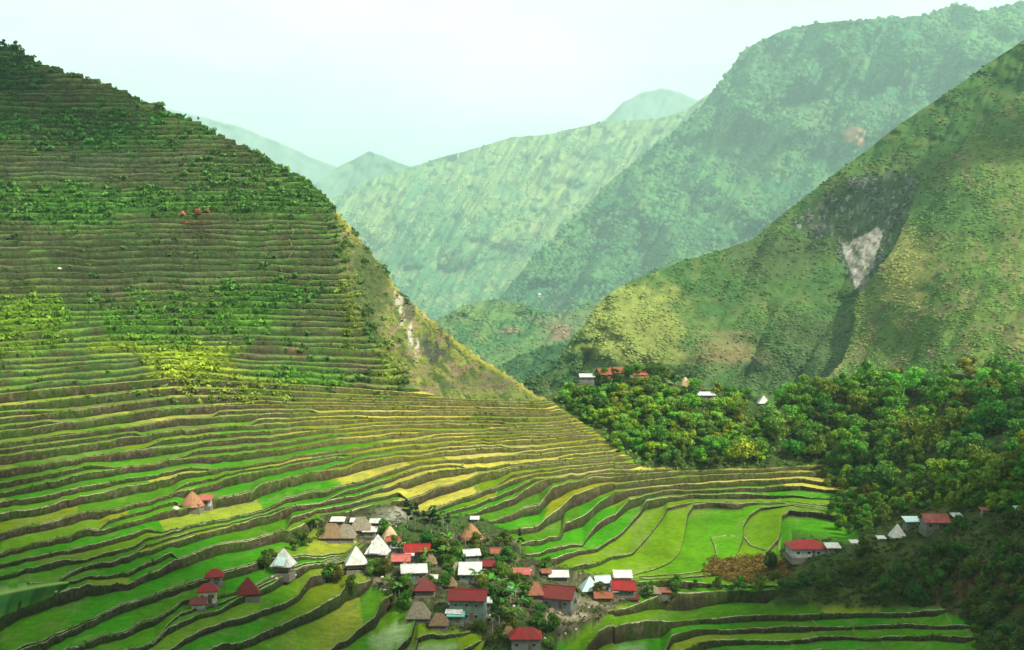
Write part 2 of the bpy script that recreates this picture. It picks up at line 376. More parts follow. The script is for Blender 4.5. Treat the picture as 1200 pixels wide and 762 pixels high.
# rows of the column mesh: for each rim -> wall foot, wall middle, wall top, bank inner, tread samples
NS = 6
rows_D = []; rows_z = []; rows_py = []; rows_type = []; rows_k = []; rows_T = []
d0 = Dk[0]; z0 = zk[0]
for t in np.concatenate([[0.006], np.linspace(.03, .97, 14)]):      # the slope that falls from the viewpoint
    rows_D.append(d0 * t); rows_z.append(-1.75 + (z0 - 2 + 1.75) * t); rows_py.append(np.full(NC, 900.)); rows_type.append(0); rows_k.append(-9); rows_T.append(np.zeros(NC))
cols_x = (pxs - CX) / F
for i in range(NK):
    D1 = Dk[i]; z1 = zk[i]; py1 = np.where(vis[i], rim[i], skyy - over[i])
    if i + 1 < NK: D2 = Dk[i + 1]; z2 = zk[i + 1]; py2 = np.where(vis[i + 1], rim[i + 1], skyy - over[i + 1])
    else: D2 = D1 + 60; z2 = z1 - 60; py2 = py1 - 5
    zp = zend if i else z1 - 2
    def Trow(py):
        T = Tmask(pxs, py) * (pxs > -650)
        return np.convolve(np.pad(T, 10, 'edge'), np.ones(21) / 21, 'valid') * vis[i]
    T1 = Trow(py1)
    slp = wslope(i)
    hill = KN[i] > 22
    rough = (fbm(pxs / 3.1, i * 5.1, 3, 40) - .5)
    gap = np.maximum(D2 - D1, .3)
    wz = np.maximum(z1 - zp, .25)
    pgap = np.maximum(D1 - Dk[i - 1], .3) if i else gap * 0 + 1
    batter = np.minimum(.10 * wz + .1, pgap * .15)
    bS = np.minimum(batter, pgap * .04)
    b1 = np.minimum(.48 if not hill else 1.0, gap * .3)
    def add(Dt, zt, Ds, zs, py, typ, T=T1):
        rows_D.append(Ds * (1 - T) + Dt * T); rows_z.append(zs * (1 - T) + zt * T); rows_py.append(py); rows_type.append(typ); rows_k.append(KN[i]); rows_T.append(T)
    bund = .16 + .25 * rough
    rd = rough * .7
    zp2 = zp
    wob = lambda q: (fbm(pxs / 2.2 + q * 9.1, i * 2.3 + q, 2, 8) - .5) * np.minimum(.7, pgap * .25)
    rd = rd * np.minimum(1, pgap * .3)
    add(D1 - batter + rd * .5, zp2, D1 - bS, z1 - slp * bS, py1, 1)                                # foot
    for q in (.3, .62, .93):
        add(D1 - batter * (1 - q) + rd * .5 + wob(q), zp + q * (z1 + bund * .6 - zp), D1 - bS * (1 - q), z1 - slp * bS * (1 - q), py1, 1)
    add(D1 + rd * .5 + .04, z1 + bund, D1 + .004, z1 + .004, py1, 2)                                       # lip
    add(D1 + rd * .5 + b1 * .55, z1 + bund * .95, D1 + .01 * gap, z1 + (z2 - z1) * .01, py1, 2)
    add(D1 + rd * .5 + b1 * .9, z1 + .02, D1 + .02 * gap, z1 + (z2 - z1) * .02, py1, 3)
    for s in range(NS):
        f = (s + .35) / (NS - .3)
        Dt = D1 + b1 + (D2 - D1 - b1 - .4 * np.minimum(1, gap * .2)) * f
        if hill or not vis[i].any():
            zt = z1 + (z2 - z1) * f * .15
        else: zt = z1 + ((z2 - z1) * f * .55 if 0 <= KN[i] < 1 else 0 * f)
        pyf = py1 + (py2 - py1) * f
        vv = vis[min(i + 1, NK - 1)] & vis[i]
        Ds = D1 + (D2 - D1) * f
        if vv.any():
            Dn = DN(pxc, pyf); Dn = np.clip(Dn, D1 + .05 + .001 * s, np.maximum(D2 - .01, D1 + .1))
            zs = np.where(vv, (HY - pyf) / F * Dn, z1 + (z2 - z1) * f); Ds = np.where(vv, Dn, Ds)
        else: zs = z1 + (z2 - z1) * f
        zend = np.minimum(zt, z2)
        add(Dt, zt, Ds, zs, pyf, 4, Trow(pyf))
# closing rows that carry the land down behind the ridge
for e in (1, 2, 3, 4):
    rows_D.append(Dk[-1] + 60 + e * 90); rows_z.append(zk[-1] - 60 - e * 40); rows_py.append(rows_py[-1] * 0 + 300); rows_type.append(5); rows_k.append(999); rows_T.append(np.zeros(NC))
RD = np.array(rows_D); RZ = np.array(rows_z); RP = np.array(rows_py); RT = np.array(rows_type); RK = np.array(rows_k)
NR = len(RD)
NV = np.stack([cols_x[None] * RD, RD, RZ], -1)
PYV = HY - RZ / RD * F
Tv = np.array(rows_T)

def hit(px, py):
    """first point of the near ground met by a sight line"""
    c = int(np.argmin(np.abs(pxs - px)))
    y = PYV[:, c]
    start = 15
    for r in range(start, NR - 1):
        if y[r + 1] <= py < y[r] or (r == start and py >= y[r]):
            f = (y[r] - py) / (y[r] - y[r + 1] + 1e-9) if y[r] > py else 0
            return NV[r, c] * (1 - f) + NV[r + 1, c] * f
    i = int(np.argmin(y[15:])) + 15
    return NV[i, c].copy()

# ---- colours of the near ground
def ell(px, py, cx, cy, rx, ry, soft=.45, seed=3):
    px, py = np.broadcast_arrays(np.asarray(px, float), np.asarray(py, float))
    r = np.hypot((px - cx) / rx, (py - cy) / ry); m = r < 2.2; out = np.zeros(px.shape)
    q = r[m] + (fbm(px[m] / 22., py[m] / 10., 3, seed) - .5) * 1.3
    out[m] = 1 - sstep(1 - soft, 1 + soft, q)
    return out
PX = np.broadcast_to(pxs[None], RP.shape); PY = RP
def lerp(a, b, t): return a * (1 - t[..., None]) + np.array(b) * t[..., None]
C = np.zeros(RP.shape + (3,))
n1 = fbm(PX / 40, PY / 14, 4, 21); n2 = fbm(PX / 9, PY / 5, 3, 22); n3 = fbm(PX / 120, PY / 60, 3, 23)
# natural ground
C[:] = (.055, .085, .02)
C = lerp(C, (.10, .12, .03), sstep(.4, .65, n1)); C = lerp(C, (.10, .085, .045), sstep(.6, .75, n2) * .6)
# mountain on the left: treads of short grass
hillrow = (RK > 22)[:, None] & np.ones(NC, bool)[None]
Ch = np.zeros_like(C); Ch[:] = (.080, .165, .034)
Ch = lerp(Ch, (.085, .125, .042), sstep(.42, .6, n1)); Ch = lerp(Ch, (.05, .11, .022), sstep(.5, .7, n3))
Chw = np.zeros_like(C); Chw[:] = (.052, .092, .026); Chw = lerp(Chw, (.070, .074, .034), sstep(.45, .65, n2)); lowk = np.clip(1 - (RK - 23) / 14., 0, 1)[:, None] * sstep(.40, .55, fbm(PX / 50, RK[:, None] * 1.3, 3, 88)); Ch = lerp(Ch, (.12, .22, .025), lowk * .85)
GREEN_PATCH = [(20,380,55,40,(.13,.24,.02)),(228,425,46,30,(.25,.33,.025)),(178,404,60,12,(.20,.28,.02)),(275,455,55,16,(.22,.30,.025)),(220,370,110,32,(.07,.18,.02)),(300,345,100,14,(.07,.16,.02)),(330,345,70,16,(.05,.14,.02)),(90,150,130,26,(.05,.15,.025)),  # yellow-green ones low on the slope carry a painted sun glow
    (170,235,260,16,(.06,.16,.025)),(60,240,90,22,(.06,.17,.025)),(360,440,60,14,(.08,.20,.02)),(270,460,80,14,(.19,.24,.03)),(410,350,16,50,(.14,.20,.03)),(455,430,18,34,(.14,.20,.03)),(300,210,90,30,(.06,.15,.025)),(10,70,50,30,(.035,.09,.025))]
BROWN_PATCH = [(300,400,26,26,(.085,.075,.045)),(235,255,22,9,(.10,.065,.035)),(160,300,120,24,(.058,.082,.034)),(60,330,90,24,(.062,.082,.034)),(345,410,14,5,(.13,.095,.05)),(330,160,60,16,(.07,.09,.045)),(110,190,110,20,(.062,.09,.045)),(375,466,10,6,(.30,.20,.11)),(430,440,40,20,(.13,.11,.06))]
for a, b_, c_, d_, col in BROWN_PATCH + GREEN_PATCH:
    e = ell(PX, PY, a, b_, c_, d_); Ch = lerp(Ch, col, e * .9); Chw = lerp(Chw, tuple(x * .72 for x in col), e * .75)
bare = sstep(.46, .60, fbm(PX / 75, PY / 34, 4, 95)); Ch = lerp(Ch, (.078, .082, .036), bare * .5 * (PY < 400)); Chw = lerp(Chw, (.060, .062, .034), bare * .45)
iswall = ((RT == 1) | (RT == 2))[:, None] & np.ones(NC, bool)[None]
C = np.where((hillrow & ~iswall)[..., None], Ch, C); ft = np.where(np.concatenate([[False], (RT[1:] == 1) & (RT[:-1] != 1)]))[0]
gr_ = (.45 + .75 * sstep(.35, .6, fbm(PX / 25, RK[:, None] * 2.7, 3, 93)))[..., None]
for q_, f_ in ((0, .48), (1, .58), (2, .95)): Chw[ft + q_] *= f_                         # overhang shade painted low on the bare wall, grass hanging from its top
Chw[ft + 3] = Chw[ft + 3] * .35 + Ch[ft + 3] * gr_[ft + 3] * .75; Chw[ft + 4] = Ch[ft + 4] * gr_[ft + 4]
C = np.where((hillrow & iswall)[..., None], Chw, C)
# rocky spur
sp = inpoly(PX, PY, spur_poly)
Cs = np.zeros_like(C); st_ = fbm((PX - PY * .8) / 9, (PX + PY) / 46, 4, 31); Cs[:] = (.115, .14, .035); Cs = lerp(Cs, (.05, .085, .022), sstep(.44, .58, st_)); Cs = lerp(Cs, (.19, .19, .055), sstep(.52, .66, fbm((PX - PY * .8) / 5, (PX + PY) / 30, 3, 33)) * .8); Cs = lerp(Cs, (.15, .12, .07), sstep(.55, .7, n2))
edge = SKY(np.clip(PX, -100, 640)); Cs = lerp(Cs, (.26, .25, .05), (1 - sstep(2, 14, PY - edge)) * .8)
Cs = lerp(Cs, (.06, .085, .03), ell(PX, PY, 430, 330, 22, 60)); Cs = lerp(Cs, (.045, .05, .04), ell(PX, PY, 510, 405, 15, 24) * sstep(.42, .55, fbm(PX / 4, PY / 9, 3, 68))); Cs = lerp(Cs, (.075, .080, .04), ell(PX, PY, 560, 448, 40, 10) * .6)
sn = sstep(.40, .56, fbm(PX / 3.5, PY / 6, 3, 67))
for a, b_, c_, d_ in ((465,346,5,14),(472,366,5,14),(481,390,3.5,14),(489,410,3,10)): Cs = lerp(Cs, (.34, .31, .27), ell(PX, PY, a, b_, c_ * .8, d_, .5) * sn)
Cs = lerp(Cs, (.06, .06, .05), ell(PX, PY, 480, 362, 6, 16, .3) * .8)
C = np.where(sp[..., None], Cs, C)
# village ground, packed earth and rubble
vg = inpoly(PX, PY, village_poly)
Cv = np.zeros_like(C); Cv[:] = (.045, .048, .022); Cv = lerp(Cv, (.12, .10, .07), sstep(.54, .68, n2)); Cv = lerp(Cv, (.04, .07, .02), sstep(.5, .6, n1))
Cv = lerp(Cv, (.23, .225, .18), ell(PX, PY, 458, 604, 19, 9, .3) * (.4 + .6 * sstep(.4, .6, n2))); Cv = lerp(Cv, (.30, .26, .18), ell(PX, PY, 668, 722, 24, 7, .3)); Cv = lerp(Cv, (.22, .18, .13), ell(PX, PY, 690, 706, 30, 5, .3))
C = np.where(vg[..., None], Cv, C)
fo = inpoly(PX, PY, forest_poly)
Cf = np.zeros_like(C); Cf[:] = (.035, .06, .015); Cf = lerp(Cf, (.06, .075, .02), sstep(.45, .65, n1)); Cf = lerp(Cf, (.075, .045, .02), ell(PX, PY, 1150, 690, 60, 30) * .8)
Cf = lerp(Cf, (.15, .085, .03), ell(PX, PY, 870, 667, 46, 15, .3))
C = np.where(fo[..., None], Cf, C)
# paddies, walls and banks
pad = (((RT == 4) | (RT == 3)) & (RK <= 22) & (RK > -9))[:, None] & (Tv > .4)
PAL = np.array([(.034,.175,.003),(.055,.175,.003),(.11,.185,.004),(.18,.20,.006),(.045,.14,.003),(.15,.165,.010),(.33,.30,.045),(.18,.17,.05)])
Cp = np.zeros_like(C); EDG = np.zeros(RP.shape, bool); u_keep = np.random.default_rng(5).uniform(size=60)
for r in np.where((RK <= 22) & (RK > -9))[0]:
    k = RK[r]
    kr = np.random.default_rng(1000 + int(k * 10))
    cuts = np.sort(np.concatenate([np.arange(-200, 1400, 95) + kr.uniform(-40, 40, 17), [1500]]))
    slant = kr.uniform(-1.5, 1.5); rr = r - np.where(RK == k)[0][0]
    seg = np.searchsorted(cuts, pxs + slant * (rr - 4))
    edge_ = np.concatenate([[False], np.diff(seg) != 0]) & (RT[r] >= 3) & (u_keep[seg] > .72)
    edge_ = edge_ | np.concatenate([edge_[1:], [False]])
    if RT[r] == 4: NV[r, :, 2] += np.where(edge_ & (Tv[r] > .9), .30, 0)
    y = RP[r]; EDG[r] = edge_
    yel = sstep(300, 520, pxs) * (1 - sstep(600, 500, y) * 0) * (1 - sstep(545, 610, y)) * .75 + .12 + .45 * sstep(650, 560, pxs) * sstep(280, 420, pxs) * sstep(600, 680, y) + .45 * sstep(535, 480, y)  # rice yellower at the centre, with its sunlit glow painted in
    u = np.array([kr.uniform() for _ in range(40)])[seg]; u2 = np.array([kr.uniform() for _ in range(40)])[seg]
    g = PAL[np.array([0, 0, 1, 4])[(u2 * 3.99).astype(int)]]; yl = PAL[np.array([2, 3, 6, 6, 3])[(u2 * 4.99).astype(int)]]
    fade = np.clip((yel - u) * 4 + .5, 0, 1)
    lowm = (sstep(585, 640, y) * .6)[:, None]; yl = yl * (1 - lowm) + PAL[2] * lowm * .9
    if 0 <= k <= 1: g = PAL[np.array([0, 1, 1, 4])[(u2 * 3.99).astype(int)]] * .4 + PAL[int(k * 50) % 3] * .6; yl = yl * 0 + PAL[2]
    Cp[r] = lerp(g, yl, fade) if False else g * (1 - fade[:, None]) + yl * fade[:, None]
Cp = lerp(Cp, (.42, .40, .16), ell(PX, PY, 440, 475, 22, 6, .3) + ell(PX, PY, 320, 487, 20, 6, .3))
Cp = lerp(Cp, (.30, .27, .10), ell(PX, PY, 575, 525, 60, 6, .4) * .8 + ell(PX, PY, 690, 550, 40, 9, .4) * .6)
wet = sstep(.60, .70, fbm(PX / 30, PY / 9, 3, 63)) * .5; Cp = lerp(Cp, (.12, .17, .04), wet)
upw = np.clip((RK - 12) / 9., 0, 1)[:, None] * sstep(520, 300, PX) * .75; Cp = lerp(Cp, (.085, .17, .022), upw * sstep(.3, .55, n1)); Cp = lerp(Cp, (.12, .13, .04), upw * sstep(.5, .65, fbm(PX / 70, RK[:, None] * .9, 3, 89)))
for a_, b_, c_, d_, e_ in ((455,715,34,40,(.075,.17,.006)),(455,715,28,36,(.075,.17,.006)),(455,742,20,18,(.30,.38,.20)),(468,728,14,8,(.24,.33,.14)),(515,757,26,8,(.26,.33,.17)),(735,745,20,8,(.20,.28,.14))): Cp = lerp(Cp, e_, ell(PX, PY, a_, b_, c_, d_, .4) * .6)  # pale ellipses: water reflection on flooded paddies, painted into the colour
Cp = np.where(EDG[..., None], np.array((.13, .17, .04)), Cp)
C = np.where(pad[..., None], Cp, C)
wl = ((RT == 1) & (RK <= 22) & (RK > -9))[:, None] & (Tv > .4)
Cw = np.zeros_like(C); Cw[:] = (.046, .040, .022); nw = fbm(PX / 3, PY * 0 + np.arange(NR)[:, None] * 1.7, 2, 66); Cw = lerp(Cw, (.036, .060, .012), sstep(.40, .58, n1)); Cw = lerp(Cw, (.085, .07, .048), sstep(.52, .78, nw)); Cw = lerp(Cw, (.15, .14, .045), sstep(590, 510, PY) * sstep(250, 450, PX) * .75)  # last blend lightens the centre walls as painted sunlight
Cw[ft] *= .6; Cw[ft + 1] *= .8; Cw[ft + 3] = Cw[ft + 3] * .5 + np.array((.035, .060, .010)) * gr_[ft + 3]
C = np.where(wl[..., None], Cw, C)
bk = ((RT == 2) & (RK <= 22) & (RK > -9))[:, None] & (Tv > .4)
Cb = np.zeros_like(C); Cb[:] = (.26, .23, .13); Cb = lerp(Cb, (.15, .19, .04), sstep(.42, .6, fbm(PX / 26, PY / 30, 3, 61))); Cb = lerp(Cb, (.40, .37, .26), sstep(.40, .52, fbm(PX / 30, PY / 30, 3, 62)) * sstep(540, 600, PY))
C = np.where(bk[..., None], Cb, C)

idx = np.arange(NR * NC).reshape(NR, NC)
Q = np.stack([idx[:-1, :-1], idx[:-1, 1:], idx[1:, 1:], idx[1:, :-1]], -1)      # (NR-1, NC-1, 4)
frow = RT[:-1]; fk = RK[:-1]
Tf = np.minimum(Tv[:-1, :-1], Tv[:-1, 1:]) > .4
VF = NV.reshape(-1, 3); CF = C.reshape(-1, 3)
def sub(name, mask, mat, smooth=False):
    q = Q[mask]
    if not len(q): return None
    u, inv = np.unique(q.ravel(), return_inverse=True)
    return npobj(name, VF[u], inv.reshape(-1, 4), mat, CF[u], smooth)
bowl = ((fk <= 22) & (fk > -9))[:, None]
is_w = np.isin(frow, (1, 2))[:, None]
m_wall = bowl & is_w & Tf
m_pad = bowl & ~is_w & Tf
m_gr = ~(m_wall | m_pad)
g = sub('terraced_hillside', m_gr, M_ground); tag(g, kind='structure')
g = sub('rice_paddies', m_pad, M_paddy); tag(g, kind='structure')
ORD = ['lowest', 'second', 'third', 'fourth', 'fifth', 'sixth', 'seventh', 'eighth', 'ninth', 'tenth', 'eleventh', 'twelfth', 'thirteenth', 'fourteenth', 'fifteenth', 'sixteenth', 'seventeenth', 'eighteenth', 'nineteenth', 'twentieth']
for k in KB:
    mm = m_wall & (fk == k)[:, None]
    o = sub('terrace_wall', mm, M_wall)
    if o is None: continue
    if 0 < k < 1: lab = {.1: 'low wall hooking down the right end of the widest flat green field', .2: 'low curved wall crossing the widest flat field left of its hooked wall', .4: 'low curved wall winding up the middle of the widest flat green field'}[k]
    elif k != int(k): lab = 'low partial wall splitting the terrace above the %s wall counted from the flat field' % ORD[int(k) - 1 if k < 21 else 19]; k = int(k)
    elif k <= -1: lab = '%s stone terrace wall counted up from the bottom right corner of the valley' % ORD[int(k) + 5]
    elif k == 0: lab = 'dark stone wall along the front edge of the widest flat green field'
    elif k < 22: lab = '%s stone terrace wall counting back from the widest flat green field' % ('first' if k == 1 else ORD[int(k) - 1] if k <= 20 else 'twenty first')
    else: lab = 'grassy topmost terrace wall along the saddle at the back of the bowl'
    tag(o, lab, 'terrace wall', 'stone walls of the rice terraces')

# ------------------------------------------------------------------ far landforms
def landform(name, p0, p1, nc, nr, dfun, sky, base, colfun, mat, relief=0.03, rs=(60, 40), seed=1, gully=0.0, back=.6):
    px = np.linspace(p0, p1, nc); s = sky(px) + (fbm(px / 9, px * 0 + seed, 3, seed) - .5) * 2.0; b = base(px)
    t = np.linspace(0, 1, nr)[:, None]
    py = b[None] + (s - b)[None] * t; X = np.broadcast_to(px[None], py.shape)
    D = dfun(X, py)
    r = (fbm(X / rs[0], py / rs[1], 5, seed) - .5) * relief
    if gully: r = r + gully * (ridged((X + py * .55) / rs[0] * 1.1, py / rs[1] * .35, 4, seed + 50) - .5)
    D = D * (1 + r)
    V = pix(X, py, D); Cc = colfun(X, py)
    e = []
    for j in range(1, 9):
        q = V[-1].copy(); q[:, 1] += D[-1] * .03 * j; q[:, 0] += (q[:, 0] / D[-1]) * D[-1] * .03 * j; q[:, 2] -= back * D[-1] * .03 * j; e.append(q)
    V = np.concatenate([V, np.array(e)]); Cc = np.concatenate([Cc, np.repeat(Cc[-1:], 8, 0)])
    n = len(V); ii = np.arange(n * nc).reshape(n, nc)
    q = np.stack([ii[:-1, :-1], ii[:-1, 1:], ii[1:, 1:], ii[1:, :-1]], -1).reshape(-1, 4)
    o = npobj(name, V.reshape(-1, 3), q, mat, Cc.reshape(-1, 3), True); tag(o, kind='structure')
    return X, py, D, Cc[:nr]
def blend(X, Y, base, *layers):
    c = np.zeros(X.shape + (3,)); c[:] = base
    for t, col in layers: c = lerp(c, col, np.clip(t, 0, 1))
    return c

# R: hill on the right with the bare cliff
skyR = pl([(560,470),(650,430),(668,400),(685,380),(702,356),(716,343),(735,332),(765,320),(800,306),(840,295),(880,282),(915,253),(950,226),(985,198),(1010,180),(1060,142),(1120,102),(1160,73),(1200,47),(1300,-20),(1500,-120)])
DR = TPS([(650,480,900),(700,480,880),(700,360,960),(750,400,930),(800,480,870),(800,310,1060),(850,400,960),(900,480,880),(900,280,1160),(920,400,960),(980,430,900),(1000,360,1010),(1010,300,1090),(1030,230,1180),(960,230,1220),(1060,150,1290),(1100,200,1180),(1200,60,1300),(1200,250,1050),(1200,480,800),(1350,0,1300),(1350,480,760)])
rock_poly = [(925,262),(960,235),(1000,207),(1045,203),(1078,208),(1066,250),(1040,290),(1018,345),(1004,345),(985,300),(978,276),(950,280)]
scar_poly = [(984,284),(997,282),(1010,276),(1026,264),(1034,272),(1031,290),(1022,314),(1012,347),(1004,338),(996,314)]
def colR(X, Y):
    a = fbm(X / 60, Y / 40, 4, 71); b = fbm(X / 16, Y / 14, 4, 72); d = fbm(X / 5, Y / 6, 3, 73)
    c = blend(X, Y, (.056, .115, .030), (sstep(.4, .62, a), (.040, .096, .027)), (sstep(.5, .7, b) * .5, (.095, .12, .04)), (sstep(.58, .72, d) * .6, (.04, .075, .02)))
    c = lerp(c, (.18, .215, .055), ell(X, Y, 740, 385, 60, 52) * .85)
    c = lerp(c, (.05, .085, .03), ell(X, Y, 970, 395, 50, 26)); c = lerp(c, (.045, .08, .03), ell(X, Y, 930, 430, 70, 20)); c = lerp(c, (.15, .12, .06), ell(X, Y, 850, 410, 40, 18) * .7)
    c = lerp(c, (.05, .075, .03), ell(X, Y, 910, 300, 60, 22) * .7)
    jx = (fbm(X / 9, Y / 9, 3, 5) - .5) * 16
    rk = inpoly(X + jx, Y + jx, rock_poly)
    st = fbm(X / 4, Y / 14, 4, 76)
    rc = blend(X, Y, (.038, .065, .032), (sstep(.54, .64, st), (.085, .095, .08)), (sstep(.64, .72, fbm(X / 3, Y / 5, 3, 78)) * .7, (.22, .22, .20)), (sstep(.54, .66, fbm(X / 7, Y / 9, 3, 79)), (.045, .075, .03)))
    c = np.where(rk[..., None], rc, c)
    sc_ = inpoly(X + jx * .5, Y + jx * .5, scar_poly)
    sc = blend(X, Y, (.27, .262, .24), (sstep(.5, .62, fbm(X / 4, Y / 8, 4, 80)), (.20, .185, .16)), (sstep(.6, .7, fbm(X / 5, Y / 5, 3, 81)), (.10, .11, .06)))
    return np.where(sc_[..., None], sc, c)
XR, YR, DRg, CRg = landform('right_hill', 600, 1400, 620, 300, DR, skyR, pl([(600, 540), (1400, 540)]), colR, M_right, .05, (70, 50), 4, .035)

# the nearer grassy spur that stands in front of the cliff
skyF = pl([(940,480),(960,452),(985,427),(996,404),(1001,384),(1003,352),(1012,338),(1033,312),(1048,290),(1061,262),(1072,232),(1080,209),(1100,192),(1130,168),(1160,142),(1200,108),(1300,30),(1500,-80)])
DFr = TPS([(960,470,720),(1000,400,880),(1000,470,720),(1080,210,1130),(1050,300,1010),(1130,175,1140),(1200,110,1230),(1200,250,960),(1100,350,800),(1100,470,620),(1200,470,580),(1350,200,1000),(1350,470,540)])
def colF(X, Y):
    a = fbm(X / 50, Y / 30, 4, 171); b = fbm(X / 14, Y / 12, 4, 172); d = fbm(X / 4, Y / 4, 3, 173)
    c = blend(X, Y, (.062, .122, .028), (sstep(.42, .6, a), (.090, .14, .034)), (sstep(.52, .68, b) * .7, (.13, .12, .055)), (sstep(.55, .7, d) * .7, (.055, .095, .022)))
    c = lerp(c, (.06, .12, .03), ell(X, Y, 1110, 250, 60, 30)); c = lerp(c, (.24, .24, .07), ell(X, Y, 1060, 320, 26, 50) * .7)
    return c
XF, YF, DFg, CFg = landform('right_spur', 940, 1400, 420, 280, DFr, skyF, pl([(940, 545), (1400, 545)]), colF, M_right, .04, (60, 40), 14, .015)

# M1: high forested mountain; M2: pale ridge; fainter ones behind
skyM1 = pl([(430,470),(500,420),(560,380),(610,320),(650,275),(690,238),(720,208),(760,176),(800,146),(822,124),(832,110),(846,96),(866,66),(874,57),(895,46),(920,35),(960,27),(1000,24),(1040,22),(1085,18),(1105,10),(1120,5),(1135,8),(1150,15),(1165,10),(1200,3),(1300,-20),(1500,-40)])
DM1 = TPS([(430,480,2500),(600,480,2500),(800,480,2400),(1000,480,2300),(600,400,2900),(700,380,2900),(650,300,3500),(700,235,3800),(800,300,3200),(800,150,4000),(870,70,4200),(1000,25,4300),(900,200,3600),(1000,250,3100),(1100,150,3500),(1200,10,4200),(1350,300,2700),(1350,0,4100)])
def colM1(X, Y):
    a = fbm(X / 55, Y / 40, 4, 271); b = fbm(X / 14, Y / 12, 4, 272)
    c = blend(X, Y, (.026, .105, .045), (sstep(.42, .62, a), (.065, .17, .05)), (sstep(.55, .7, b) * .6, (.10, .14, .04)))
    c = lerp(c, (.11, .16, .05), ell(X, Y, 930, 130, 80, 26) * .6 + ell(X, Y, 900, 190, 40, 20) * .6)
    c = lerp(c, (.40, .19, .11), ell(X, Y, 999, 158, 16, 10, .3)); c = lerp(c, (.16, .10, .07), ell(X, Y, 1005, 172, 6, 5, .3))
    c = lerp(c, (.20, .12, .08), ell(X, Y, 655, 390, 16, 11, .4) * .8 + ell(X, Y, 597, 388, 10, 3, .4) * .8)
    c = lerp(c, (.09, .13, .05), ell(X, Y, 680, 372, 60, 10) * .7)
    return c
XM, YM, DMg, CMg = landform('forested_mountain', 430, 1480, 700, 330, lambda X, Y: 1.75 * DM1(X, Y), skyM1, pl([(430, 500), (1480, 500)]), colM1, M_far, .14, (80, 60), 24, .15)
skyM2 = pl([(250,330),(340,262),(385,238),(400,226),(430,212),(470,200),(500,190),(540,178),(565,172),(600,161),(640,158),(680,149),(710,142),(740,141),(770,139),(800,131),(830,110),(900,90),(1000,80)])
DM2 = TPS([(300,430,3600),(500,430,3500),(700,430,3600),(400,300,4600),(500,250,5000),(600,300,4500),(600,170,6000),(500,195,5900),(400,230,5700),(750,145,6200),(750,250,5200),(900,100,6400),(900,400,4200)])
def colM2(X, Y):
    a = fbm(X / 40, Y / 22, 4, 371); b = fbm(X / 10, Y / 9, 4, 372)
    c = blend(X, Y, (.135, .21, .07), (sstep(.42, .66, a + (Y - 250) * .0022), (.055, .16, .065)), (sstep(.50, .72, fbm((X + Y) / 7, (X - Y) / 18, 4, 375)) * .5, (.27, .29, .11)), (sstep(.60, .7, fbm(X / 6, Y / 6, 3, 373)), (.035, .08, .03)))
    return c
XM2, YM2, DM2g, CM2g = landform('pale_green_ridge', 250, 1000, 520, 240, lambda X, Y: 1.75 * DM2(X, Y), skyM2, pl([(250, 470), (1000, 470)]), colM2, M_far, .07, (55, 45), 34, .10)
def colV(X, Y):
    a = fbm(X / 30, Y / 16, 4, 471); b = fbm(X / 9, Y / 6, 4, 472)
    c = blend(X, Y, (.045, .12, .04), (sstep(.42, .6, a), (.085, .16, .05)), (sstep(.55, .7, b) * .7, (.12, .16, .06)))
    c = lerp(c, (.20, .12, .08), ell(X, Y, 655, 388, 16, 12, .4) * .7 + ell(X, Y, 597, 388, 10, 3, .4) * .7)
    return lerp(c, (.10, .14, .06), ell(X, Y, 670, 374, 50, 7) * (.5 + .5 * (np.sin(Y * 2.2) > 0)))
XV, YV, DVg, CVg = landform('valley_slopes', 430, 800, 300, 120, lambda X, Y: 2900 - (Y - 330) * 9 + (X - 600) * .8, pl([(430,430),(470,402),(510,376),(545,358),(580,350),(610,356),(640,366),(670,366),(700,352),(740,330),(800,300)]), pl([(430, 480), (800, 480)]), colV, M_far, .08, (50, 26), 64, .08)
def colD(X, Y):
    return blend(X, Y, (.030, .085, .03), (sstep(.42, .6, fbm(X / 20, Y / 12, 4, 481)), (.05, .115, .035)))
XD, YD, DDg, CDg = landform('valley_wood', 540, 740, 200, 70, lambda X, Y: 1550 - (Y - 400) * 5, pl([(540,462),(575,436),(605,418),(635,407),(660,403),(690,412),(740,440)]), pl([(540, 490), (740, 490)]), colD, M_far, .06, (30, 20), 65, .05)
M_haze = attr_mat('hazy_slope', ((.0015, .12),))
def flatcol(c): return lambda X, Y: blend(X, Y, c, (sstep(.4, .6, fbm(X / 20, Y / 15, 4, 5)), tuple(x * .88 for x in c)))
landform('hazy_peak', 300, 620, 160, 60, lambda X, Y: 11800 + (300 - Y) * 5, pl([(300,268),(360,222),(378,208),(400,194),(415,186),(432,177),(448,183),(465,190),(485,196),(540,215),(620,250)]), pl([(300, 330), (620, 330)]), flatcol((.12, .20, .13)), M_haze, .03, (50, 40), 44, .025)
landform('faint_peak', 620, 940, 160, 60, lambda X, Y: 12800 + (200 - Y) * 4, pl([(620,190),(680,160),(712,138),(730,120),(752,109),(776,103),(795,107),(822,119),(860,140),(940,180)]), pl([(620, 300), (940, 300)]), flatcol((.17, .24, .21)), M_haze, .02, (60, 50), 45, .015)  # pale base colour has haze painted in, same on the faint ridge
landform('faint_ridge', 60, 620, 160, 60, lambda X, Y: 12600 + (250 - Y) * 4, pl([(60,110),(200,128),(280,148),(330,168),(370,186),(420,205),(500,228),(620,260)]), pl([(60, 320), (620, 320)]), flatcol((.17, .24, .21)), M_haze, .02, (60, 50), 46, .015)

